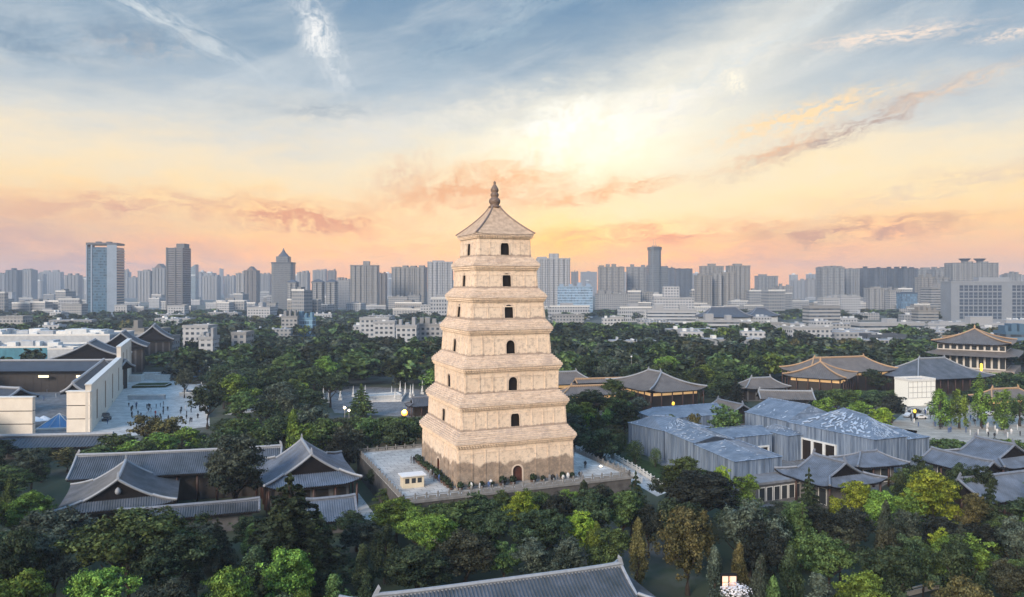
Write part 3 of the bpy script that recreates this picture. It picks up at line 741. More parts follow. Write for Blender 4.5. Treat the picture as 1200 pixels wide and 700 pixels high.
# two-tier pavilion
def two_tier():
    c = (231, 375); root = hall('tang_pavilion', 'big two tier pavilion with cream columns and ochre eaves at the right', 'pavilion', c, R(52), 33, 33, 16.6, 23.4, 'pyramid', TILE_W, RIDGE_O, wall=mat('white_plaster', (.5,.48,.45), .8), windows='none', up=1.2, rib=.9, ridge_w=.45, cols=False)
    tc_, xe, zf = roof_fn(38, 38, 11.2, 14, 'pyramid', 1.0)
    m = MB()
    for sd in range(4):
        b = len(m.v); ca, sa = math.cos(sd*math.pi/2), math.sin(sd*math.pi/2); N = 24
        for i in range(N+1):
            s = -1+2*i/N
            for j, (a, zz) in enumerate(((19.2, 11.0), (17.5, 11.9), (14.2, 13.4))):
                up_ = 1.0*max(0, abs(s)-.55)**2/.2*(1-j/2); X_ = s*a; Y_ = -a; m.v.append((X_*ca-Y_*sa, X_*sa+Y_*ca, zz+up_))
        for i in range(N):
            for j in range(2): m.f.append((b+3*i+j, b+3*i+3+j, b+3*i+4+j, b+3*i+1+j))
    m.build('lower_roof', TILE_W, root)
    wo_ = [c for c in root.children if c.name.startswith('wall')][0]
    for (z0_, z1_, aa) in ((5.0, 10.8, 14.4), (13.6, 16.2, 14.3)):
        for sd in range(4):
            for i in range(10):
                x_ = -aa+2*aa*(i+.5)/10; 
                ca, sa = math.cos(sd*math.pi/2), math.sin(sd*math.pi/2)
                MB().obox((x_*ca+aa*sa, x_*sa-aa*ca), 1.0, .08, z0_+.3, z1_-.3, sd*math.pi/2).build('window', GL, wo_)
    MB().box(-18,18,-18,18,0,4.6).build('podium', mat('podium_stone', (.33,.29,.26), .9, .5, .2), root)
    return root
two_tier()

# ---------------------------------------------------------------- metal clad museum
ZINC = bpy.data.materials.new('zinc_cladding'); ZINC.use_nodes = True; q = NT(ZINC.node_tree)
X, Y_, Z = q.sep(q.new('ShaderNodeTexCoord').outputs['Object'])
b = q.new('ShaderNodeBsdfPrincipled'); o = q.new('ShaderNodeOutputMaterial'); q.l.new(b.outputs[0], o.inputs[0])
pv = q.noise(q.comb(q.m('MULTIPLY', X, 1.1), q.m('MULTIPLY', Y_, 1.1), q.m('MULTIPLY', Z, .06)), 1.3, 3, .7)
cz = q.ramp(pv, [(.36, (.095,.135,.20,1)), (.5, (.165,.22,.31,1)), (.64, (.27,.335,.43,1))])
cz = q.mix(q.mr(q.noise(q.comb(X, Y_, q.m('MULTIPLY', Z, .4)), .5, 6, .7), .45, .7, 0, .5), cz, (.22,.25,.28,1))
q.put(b.inputs['Base Color'], cz); b.inputs['Roughness'].default_value = .42; b.inputs['Metallic'].default_value = .2
ZROOF = bpy.data.materials.new('zinc_roof'); ZROOF.use_nodes = True; q = NT(ZROOF.node_tree)
t = q.new('ShaderNodeTexCoord').outputs['Object']; X, Y_, Z = q.sep(t)
b = q.new('ShaderNodeBsdfPrincipled'); o = q.new('ShaderNodeOutputMaterial'); q.l.new(b.outputs[0], o.inputs[0])
sa_ = q.m('FRACT', q.m('DIVIDE', q.m('ADD', q.m('MULTIPLY', X, .383), q.m('MULTIPLY', Y_, -.924)), .8))
cz = q.ramp(q.noise(t, .35, 8, .7), [(.32, (.07,.095,.13,1)), (.5, (.12,.155,.21,1)), (.68, (.21,.25,.31,1))])
cz = q.mix(q.m('MULTIPLY', q.m('LESS_THAN', sa_, .22), .6), cz, (.07,.09,.12,1))
q.put(b.inputs['Base Color'], cz); b.inputs['Roughness'].default_value = .45
GLINT = mat('roof_sky_glint', (.42,.48,.56), .35, metal=.2)  # pale raised strips stand in for sky glare on the museum roofs
PALEC = mat('pale_concrete', (.60,.62,.62), .7, .6, .15)
def zblock(label, A, B, depth, z1, ridge, glints=0, openings=None, z0=0, group=None, ddir=None, seam=1.05):
    """A -> B is the visible left wall (far to near); depth runs to the right along E1"""
    A, B = Vector(A), Vector(B); dd = Vector(ddir) if ddir else E1
    C_, D_ = B+dd*depth, A+dd*depth
    root = thing('museum_block', label, 'museum', (B.x, B.y, 0), 0, group)
    rel = lambda p: Vector((p[0]-B.x, p[1]-B.y))
    P4 = [rel(A), rel(B), rel(C_), rel(D_)]
    cx_, cy_ = (A+C_)/2; 
    exc(cx_, cy_, math.atan2(dd.y, dd.x), depth/2+1.5, (A-B).length/2+1.5)
    w = MB().prism([tuple(p) for p in P4], z0-.2, z1)
    for i in range(4):
        p, q_ = P4[i], P4[(i+1)%4]; L = (q_-p).length; k = max(2, int(L/seam)); yaw = math.atan2(q_.y-p.y, q_.x-p.x)
        for j in range(k+1):
            c = p+(q_-p)*(j/k); w.obox((c.x, c.y), .07, .15, z0, z1-.004, yaw)
    wo_ = w.build('wall', ZINC, root)
    r0, r1 = ridge; r0 = Vector((r0[0]-B.x, r0[1]-B.y, r0[2])); r1 = Vector((r1[0]-B.x, r1[1]-B.y, r1[2]))
    ov = .3; cen = sum(P4, Vector((0,0)))/4; Q = [Vector((*(p+(p-cen).normalized()*ov), z1+.02)) for p in P4]
    rm = MB().poly([Q[0], Q[1], Q[2], Q[3], r0, r1], [(0,1,5,4), (1,2,5), (2,3,4,5), (3,0,4), (0,3,2,1)])
    ro = rm.build('roof', ZROOF, root)
    pm = MB()
    for i in range(4):
        p, q_ = Q[i], Q[(i+1)%4]; pm.tube([p+Vector((0,0,.12)), q_+Vector((0,0,.12))], .13, 4)
    pm.tube([r0, r1], .2, 5)
    pp = pm.build('parapet', ZINC, ro)
    if glints:
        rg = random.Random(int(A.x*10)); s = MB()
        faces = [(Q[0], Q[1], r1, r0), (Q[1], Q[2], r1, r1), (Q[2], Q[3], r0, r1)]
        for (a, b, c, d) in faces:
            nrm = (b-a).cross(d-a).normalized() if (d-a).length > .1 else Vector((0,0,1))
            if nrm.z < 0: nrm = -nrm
            for k in range(glints):
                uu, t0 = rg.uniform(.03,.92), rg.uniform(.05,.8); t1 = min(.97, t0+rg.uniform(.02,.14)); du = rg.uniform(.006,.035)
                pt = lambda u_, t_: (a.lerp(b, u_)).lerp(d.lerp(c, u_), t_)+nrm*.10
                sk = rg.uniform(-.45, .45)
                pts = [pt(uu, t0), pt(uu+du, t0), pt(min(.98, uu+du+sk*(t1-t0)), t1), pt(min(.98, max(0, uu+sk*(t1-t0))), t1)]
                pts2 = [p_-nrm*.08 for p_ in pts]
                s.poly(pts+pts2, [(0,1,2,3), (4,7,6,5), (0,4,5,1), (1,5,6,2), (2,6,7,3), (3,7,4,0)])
        n0 = len(rm.f); rm.poly(s.v, s.f); mo = rm.build('roof', ZROOF, root); mo.data.materials.append(GLINT)
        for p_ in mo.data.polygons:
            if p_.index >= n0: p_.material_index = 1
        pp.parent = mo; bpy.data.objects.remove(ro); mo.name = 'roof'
    if openings:
        e, f0, f1, h0, h1, cnt = openings; p, q_ = P4[e], P4[(e+1)%4]; yaw = math.atan2(q_.y-p.y, q_.x-p.x); nn = Vector((math.sin(yaw), -math.cos(yaw)))
        L = (q_-p).length
        if nn.dot((p+q_)/2-cen) < 0: nn = -nn
        for i in range(cnt):
            a = f0+(f1-f0)*i/cnt; b = f0+(f1-f0)*(i+1)/cnt; c = p+(q_-p)*((a+b)/2); hw = (b-a)*L/2
            MB().obox((c.x+nn.x*.12, c.y+nn.y*.12), hw-.25, .06, h0, h1, yaw).build('opening', DARKIN, wo_)
            fr = MB(); fr.obox((c.x+nn.x*.3, c.y+nn.y*.3), hw, .25, h1+.005, h1+.4, yaw)
            for s_ in (-1, 1):
                d_ = (q_-p).normalized()*s_*(hw-.18); fr.obox((c.x+nn.x*.3+d_.x, c.y+nn.y*.3+d_.y), .17, .24, h0, h1, yaw)
            fr.build('opening_frame', PALEC, wo_)
    return root
def add2(p, v, k): return (p[0]+v.x*k, p[1]+v.y*k)
A = px(737, 496, 7.5); B = px(777.5, 505.5, 7.5); r = px(764, 487, 10.3)
zblock('metal clad museum wing nearest the pagoda with modelled white slats on its low hipped roof', A, B, 14, 7.5, ((*r, 10.3), (r[0]+5, r[1]-1.5, 10.3)), 44)
A = px(780, 506, 8); B = px(860.7, 540, 8); M = (A[0]*.55+B[0]*.45, A[1]*.55+B[1]*.45)
zblock('middle museum wing with a seamed metal wall and glint striped low roof facing the garden', A, M, 11.5, 8, ((44.5, 187, 9.9), (47.5, 176, 9.6)), 26)
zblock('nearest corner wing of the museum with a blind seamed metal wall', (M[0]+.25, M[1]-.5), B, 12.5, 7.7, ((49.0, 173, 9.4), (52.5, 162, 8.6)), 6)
zblock('low metal museum block with one dark doorway, middle of the complex', (50.5, 199), (52.5, 187.5), 15.5, 6.6, ((56, 194, 8.0), (66, 198, 8.0)), 0, (1, .72, .93, .1, 3.6, 1))
zblock('long shallow metal roofed museum wing at the back of the complex', (38.0, 226.5), (42.0, 214.5), 26, 6.6, ((42, 225.5, 8.2), (64, 234.5, 8.2)), 0)
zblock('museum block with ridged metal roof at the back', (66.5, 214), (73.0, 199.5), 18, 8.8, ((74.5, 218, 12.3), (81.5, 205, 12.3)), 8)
zblock('tallest museum block with three white framed openings and glint striped roof', (72.8, 198), (84.6, 175.6), 10.5, 8.8, ((85.8, 194.5, 13.2), (89.0, 188, 12.4)), 110, (0, .18, .60, .3, 5.4, 3))
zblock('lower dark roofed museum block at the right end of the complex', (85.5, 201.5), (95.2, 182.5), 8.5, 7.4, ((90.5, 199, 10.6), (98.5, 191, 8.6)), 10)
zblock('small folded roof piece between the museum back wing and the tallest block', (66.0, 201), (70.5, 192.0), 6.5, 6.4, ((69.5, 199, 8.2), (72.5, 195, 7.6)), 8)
# low glazed wing and roof terrace clutter
wg = thing('glazed_wing', 'low flat roofed wing with dark glazing and white frames beside the museum corner', 'building', (53.0, 161.5, 0), TH)
exc(53, 161.5, TH, 9, 8)
MB().box(-5.6,7,-6.2,5.6,-.2,4.1).build('wall', PLAST, wg); MB().box(-6,7.4,-6.6,6,4.103,4.6).build('roof', mat('flat_roof_grey', (.20,.21,.23), .8, .8, .3), wg)
for i in range(6):
    wi = MB().box(-5.2+i*1.95,-3.7+i*1.95,-6.26,-6.2,.7,3.4).build('window', GL, wg)
    f = MB(); a = -5.2+i*1.95
    f.box(a-.08,a+.04,-6.32,-6.2,.6,3.5); f.box(a+1.46,a+1.58,-6.32,-6.2,.6,3.5); f.box(a+.045,a+1.455,-6.32,-6.2,3.38,3.5); f.build('window_frame', WHITEF, wi)
rg = random.Random(8)
for i in range(5):
    MB().obox((rg.uniform(-4.5,6), rg.uniform(-4,4.5)), rg.uniform(.3,.9), rg.uniform(.3,.6), 4.603, rg.uniform(4.9,5.5), rg.uniform(0,1)).build('roof_unit', PALEC, wg)

# ---------------------------------------------------------------- mall at the left
BEIGE = bpy.data.materials.new('beige_cladding'); BEIGE.use_nodes = True; q = NT(BEIGE.node_tree)
tcn = q.new('ShaderNodeTexCoord'); X, Y_, Z = q.sep(tcn.outputs['Object'])
cb_ = q.mix(q.mr(q.noise(tcn.outputs['Object'], .3, 5, .6), .3, .7), (.60,.54,.46,1), (.70,.64,.55,1))
b = q.new('ShaderNodeBsdfPrincipled'); q.put(b.inputs['Base Color'], cb_); b.inputs['Roughness'].default_value = .8
o = q.new('ShaderNodeOutputMaterial'); q.l.new(b.outputs[0], o.inputs[0])
GROOVE = mat('groove_shadow_gap', (.07,.06,.05), .8); CAP = mat('white_coping', (.62,.62,.60), .7, 1, .15)
TEAL = mat('teal_glazing', (.07,.22,.30), .25, .4, .3); LGREY = mat('light_grey_render', (.42,.45,.48), .8, .5, .2)
def tower_wall(label, A, B, thick, z1, side, grooves=2, group=None, cap=True, openings=0):
    A, B = Vector(A), Vector(B); L = (B-A).length; yaw = math.atan2(B.y-A.y, B.x-A.x)
    root = thing('mall_wall', label, 'wall', (A.x, A.y, 0), yaw, group)
    lo, hi = (0, thick) if side > 0 else (-thick, 0)
    m = MB(); n_ = grooves+1; hgt = z1/n_
    for i in range(n_): m.box(0, L, lo, hi, i*hgt+(.14 if i else -.2), (i+1)*hgt-.14+(.14 if i == n_-1 else 0))
    m.build('wall_panel', BEIGE, root)
    if grooves:
        g = MB()
        for i in range(1, n_): g.box(.25, L-.25, lo+.25, hi-.25, i*hgt-.139, i*hgt+.139)
        g.build('groove', GROOVE, root)
    if cap: MB().box(-.2, L+.2, lo-.2, hi+.2, z1+.003, z1+.4).build('coping', CAP, root)
    for i in range(openings):
        x_ = L*(i+.6)/openings; f = lo-.05 if side > 0 else hi+.05
        y0_, y1_ = (f, f+.04) if side > 0 else (f-.04, f)
        MB().box(x_-1.2, x_+1.2, min(y0_,y1_), max(y0_,y1_), 2, z1-3).build('niche', mat('ochre_niche', (.22,.14,.09), .8), root)
    return root
c0 = px(107, 506.5); c1 = (c0[0]-.3827*92, c0[1]+.924*92); c2 = (c0[0]-.3827*143, c0[1]+.924*143)
tower_wall('long beige wall running away beside the forecourt at the left, nearer lower stretch', c0, c1, 1.6, 14.4, 1, 0, openings=4)
tower_wall('farther taller stretch of the long beige wall above the dark mall roofs', c1, c2, 1.6, 19.0, 1, 0, openings=3)
tower_wall('three band beige facade at the near corner of the mall, next to the forecourt', px(78, 507), (c0[0]-.2, c0[1]-.3), 1.4, 12.3, 1, 2)
tower_wall('three band beige facade cut by the left edge of the picture', (-168, 221.5), px(38, 512.5), 1.4, 11.6, 1, 2)
def dark_roof(label, c, yaw, L, Wd, ez, rz, kind='gable', **kw):
    return hall('mall_roof_building', label, 'mall building', c, yaw, L, Wd, ez, rz, kind, TILE_D, RIDGE_L, wall=kw.pop('wall', PLAST), up=.3, rib=.8, cols=False, ridge_w=.5, chiwen=False, windows=kw.pop('windows', 'timber'), exm=1)
dark_roof('dark blue roofed arcade with shop fronts across the back of the mall court', (-203, 322), R(2), 74, 16, 9.0, 12.6, wall=BROWNW)
dark_roof('widest dark gabled mall roof with white verge, nearest behind the arcade', (-197, 352), D112, 26, 32, 11.5, 18.6, 'gable')
dark_roof('second dark mall roof with white verge behind the widest gable', (-203, 392), D112, 24, 24, 13, 20.6, 'gable')
dark_roof('farthest dark mall roof with white verge next to the tall beige wall', (-206, 432), D112, 26, 22, 14, 22, 'gable')
dark_roof('narrow dark roofed gallery built against the inside of the long beige wall', (c0[0]-6.5-.3827*58, c0[1]-3+.924*58), D112, 84, 7, 10.2, 13.2, 'gable')
dark_roof('low dark slate roof strip between the facades and the green trees at left', (-124.5, 197), R(6), 38, 9, 3.2, 5.4, 'gable')
dark_roof('small dark roof with white ridge at the left edge of the mall court', (-184, 268), R(-20), 24, 14, 5, 8.5, 'gable')
def blockb(name, label, cat, c, yaw, w, d, h, wallm, roofm=None, clutter=0, seed=0, group=None, par=.8, win=None):
    root = thing(name, label, cat, (c[0], c[1], 0), yaw, group); exc(c[0], c[1], yaw, w/2+1, d/2+1)
    wo_ = MB().box(-w/2, w/2, -d/2, d/2, -.2, h).build('wall', wallm, root)
    m = MB(); m.box(-w/2+.3, w/2-.3, -d/2+.3, d/2-.3, h, h+.08); m.build('roof', roofm or mat('flat_roof_pale', (.34,.35,.36), .85, .2, .3), root)
    m = MB()
    for (a, b_, e, f) in ((-w/2-.1, w/2+.1, -d/2-.1, -d/2+.25), (-w/2-.1, w/2+.1, d/2-.25, d/2+.1), (-w/2-.1, -w/2+.25, -d/2+.252, d/2-.252), (w/2-.25, w/2+.1, -d/2+.252, d/2-.252)): m.box(a, b_, e, f, h-.1, h+par)
    m.build('parapet', CAP, root)
    rg = random.Random(seed*7+3)
    for i in range(clutter):
        sw, sd = rg.uniform(.04,.13)*w+.6, rg.uniform(.1,.25)*d+.5
        MB().obox((rg.uniform(-.38,.38)*w, rg.uniform(-.3,.3)*d), sw/2, sd/2, h+.085, h+rg.uniform(1.0,3.0), rg.uniform(-.1,.1)).build('rooftop_box', rg.choice((CAP, LGREY, PALEC)), root)
    return root
blockb('mall_block', 'teal glazed mall block with white roof edge at the left', 'mall building', (-236, 372), R(4), 44, 22, 15.0, TEAL, None, 11, 1)
blockb('mall_block', 'broad white roofed mall block behind the teal glazing', 'mall building', (-252, 408), R(4), 78, 30, 18.6, LGREY, None, 20, 2)
blockb('mall_block', 'pale grey box shaped plant room between teal block and dark gable', 'mall building', (-211, 354), R(10), 11, 9, 15.2, LGREY, None, 1, 3)
SHOP = mat('shop_sign_light', (.9,.8,.5), .5, emit=(1,.82,.5), estr=1.2)
for i, (x_, y_, w_) in enumerate(((-224, 313.2, 5), (-196, 314.2, 4.2), (-181, 314.6, 3))):
    so_ = thing('shop_sign', 'small lit shop sign under the arcade eave, %s of three from the left' % ('first','second','third')[i], 'sign', (x_, y_, 6.4)); so_['group'] = 'lit shop signs on the arcade'
    MB().box(-w_/2, w_/2, -.15, .15, 0, .9).build('lit_panel', SHOP, so_); MB().box(-w_/2-.2, w_/2+.2, .155, .4, -.15, 1.05).build('frame', SOFF, so_)
# glass pyramid and parasols in the mall court
gp = thing('glass_skylight', 'blue glass pyramid skylight between the two beige facades', 'skylight', (-143.5, 238, 0), R(12))
BLUEG = mat('blue_glass', (.06,.20,.42), .08, .5, .3)
MB().poly([(-5,-4,.5),(5,-4,.5),(5,4,.5),(-5,4,.5),(0,0,4.4)], [(0,1,4),(1,2,4),(2,3,4),(3,0,4)]).build('glazing', BLUEG, gp)
f = MB(); 
for p_ in ((-5,-4),(5,-4),(5,4),(-5,4)): f.tube([(p_[0],p_[1],.5),(0,0,4.45)], .13, 4)
for i in range(4):
    a = ((-5,-4),(5,-4),(5,4),(-5,4))[i]; b_ = ((-5,-4),(5,-4),(5,4),(-5,4))[(i+1)%4]; f.tube([(*a,.5),(*b_,.5)], .13, 4)
    for k in (.33,.66): f.tube([(a[0]+(b_[0]-a[0])*k, a[1]+(b_[1]-a[1])*k, .5), (0,0,4.45)], .05, 4)
f.build('frame', CAP, gp); MB().box(-5.3,5.3,-4.3,4.3,0,.48).build('kerb', CAP, gp)
par = None; rg = random.Random(5)
PW = mat('white_canvas', (.75,.76,.78), .8); PB = mat('blue_canvas', (.10,.22,.42), .8); PO = mat('grey_pole', (.3,.3,.3), .5)
def parasol(m):
    r = thing('parasol', 'white parasol in the mall court', 'parasol'); MB().lathe([(.04,0),(.04,2.5)], 6).build('pole', PO, r)
    MB().lathe([(1.6,2.1),(.8,2.6),(.05,2.95)], 8).build('canopy', m, r); return r
pw = parasol(PW); pos = [px(u, v) for u, v in ((42,499),(46,501),(51,498),(55,500))]
for i, p_ in enumerate(pos):
    o = pw if i == 0 else dup(pw); o.location = (*p_, 0); o['group'] = 'white parasols in the mall court'
    o['label'] = 'white parasol below the blue glass pyramid, %s from the left of four' % ('first','second','third','fourth')[i]
pb = parasol(PB)
for i, (u, v) in enumerate(((222,441),(228,443),(234,442),(240,446),(231,448))):
    o = pb if i == 0 else dup(pb); o.location = (*px(u, v), 0); o.scale = (1.5,1.5,1.2); o['group'] = 'blue parasols behind the forecourt'
    o['label'] = 'blue parasol behind the forecourt, %s from the left of five' % ('first','second','fourth','fifth','third')[i]
# ---------------------------------------------------------------- skyline
C_BEIGE = (.26,.255,.245); C_GREY = (.24,.25,.26); C_DARK = (.085,.10,.125); C_PALE = (.29,.295,.30); C_WHITE = (.38,.395,.415); C_BLUE = (.10,.18,.27); C_BROWN = (.17,.155,.145)
def tower(label, u0, u1, vt, Y, style, col, crown=(), depth=None, yaw=0, seed=0, top='flat', group=None):
    w = (u1-u0)*Y/F; X = ux((u0+u1)/2, Y); h = vz(vt, Y); d = depth or max(12, min(w*.7, 26))
    rg = random.Random(int(u0*13+vt)); ya = R(yaw if yaw else rg.uniform(-7, 7))
    root = thing('tower_block' if style != 'low' else 'low_block', label, 'tower block' if style != 'low' else 'building', (X, Y+d/2, 0), ya, group)
    if Y < 620: exc(X, Y+d/2, ya, w/2+2, d/2+2)
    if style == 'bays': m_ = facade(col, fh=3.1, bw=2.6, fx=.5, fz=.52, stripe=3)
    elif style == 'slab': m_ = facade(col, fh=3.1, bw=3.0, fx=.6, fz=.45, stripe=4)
    elif style == 'glass': m_ = facade(tuple(v*1.2 for v in col), glass=tuple(v*.8 for v in C_BLUE), fh=3.6, bw=2.0, fx=.85, fz=.75, rough=.4)
    elif style == 'band': m_ = facade(col, fh=3.4, bw=3.0, fx=1.1, fz=.45)
    else: m_ = facade(col, fh=3.3, bw=3.4, fx=.55, fz=.48)
    if style in ('bays', 'slab') and w > 14:
        nb = max(2, int(w/8.5)); st = w/nb; g_ = st*.22; pr = 1.8 if style == 'bays' else 1.0; pts = []
        for i in range(nb):
            a = -w/2+i*st; pts += [(a+g_/2, -d/2+pr), (a+g_/2, -d/2), (a+st-g_/2, -d/2), (a+st-g_/2, -d/2+pr)]
        pts = [(-w/2, -d/2+pr)]+pts+[(w/2, -d/2+pr), (w/2, d/2), (-w/2, d/2)]
        b = MB().prism(pts, -.5, h)
    else: b = MB().box(-w/2, w/2, -d/2, d/2, -.5, h)
    body = b.build('wall', m_, root)
    cm = mat('roof_trim_%g' % col[0], tuple(v*.75 for v in col), .8)
    t = MB()
    for (a, b_, e, f) in ((-w/2-.25, w/2+.25, -d/2-.25, -d/2+.3), (-w/2-.25, w/2+.25, d/2-.3, d/2+.25), (-w/2-.25, -w/2+.3, -d/2+.302, d/2-.302), (w/2-.3, w/2+.25, -d/2+.302, d/2-.302)): t.box(a, b_, e, f, h-.6, h+1.2)
    t.build('parapet', cm, root)
    if not crown and top == 'flat' and style != 'low':
        k = rg.randint(1, 4); crown = [((-.5+(i+.5)/k-rg.uniform(.04,.1)), (-.5+(i+.5)/k+rg.uniform(.04,.12)), rg.uniform(2, 7)) for i in range(k)]; rel = True
    else: rel = False
    for cr in crown:
        if rel: x0, x1, hh = cr[0]*w, cr[1]*w, cr[2]
        else: x0, x1, hh = (cr[0]-(u0+u1)/2)*Y/F, (cr[1]-(u0+u1)/2)*Y/F, vz(cr[2], Y)-h
        MB().box(x0, x1, -d*.25, d*.3, h+.003, h+hh).build('penthouse', m_ if hh > 8 else cm, root)
    if top == 'pyramid':
        hh = w*.30; e = .8; MB().poly([(-w/2-e,-d/2-e,h+1.3),(w/2+e,-d/2-e,h+1.3),(w/2+e,d/2+e,h+1.3),(-w/2-e,d/2+e,h+1.3),(0,0,h+1.3+hh)], [(0,1,4),(1,2,4),(2,3,4),(3,0,4),(0,3,2,1)]).build('roof', mat('slate_cap', (.06,.07,.09), .6), root)
    if top == 'gable':
        hh = w*.3; MB().poly([(-w*.3,-d/2-.4,h+1.2),(w*.3,-d/2-.4,h+1.2),(w*.3,d/2,h+1.2),(-w*.3,d/2,h+1.2),(0,-d/2-.4,h+1.2+hh),(0,d/2,h+1.2+hh)], [(0,1,4),(1,2,5,4),(2,3,5),(3,0,4,5),(0,3,2,1)]).build('roof', mat('brown_cap', (.13,.10,.09), .7), root)
    if top == 'antenna':
        for x_ in (-w*.15, w*.18):
            MB().tube([(x_, 0, h+1), (x_, 0, h+w*.75)], [.6,.15], 5).build('antenna', PO, root)
    if top == 'flare':
        pass
    return root
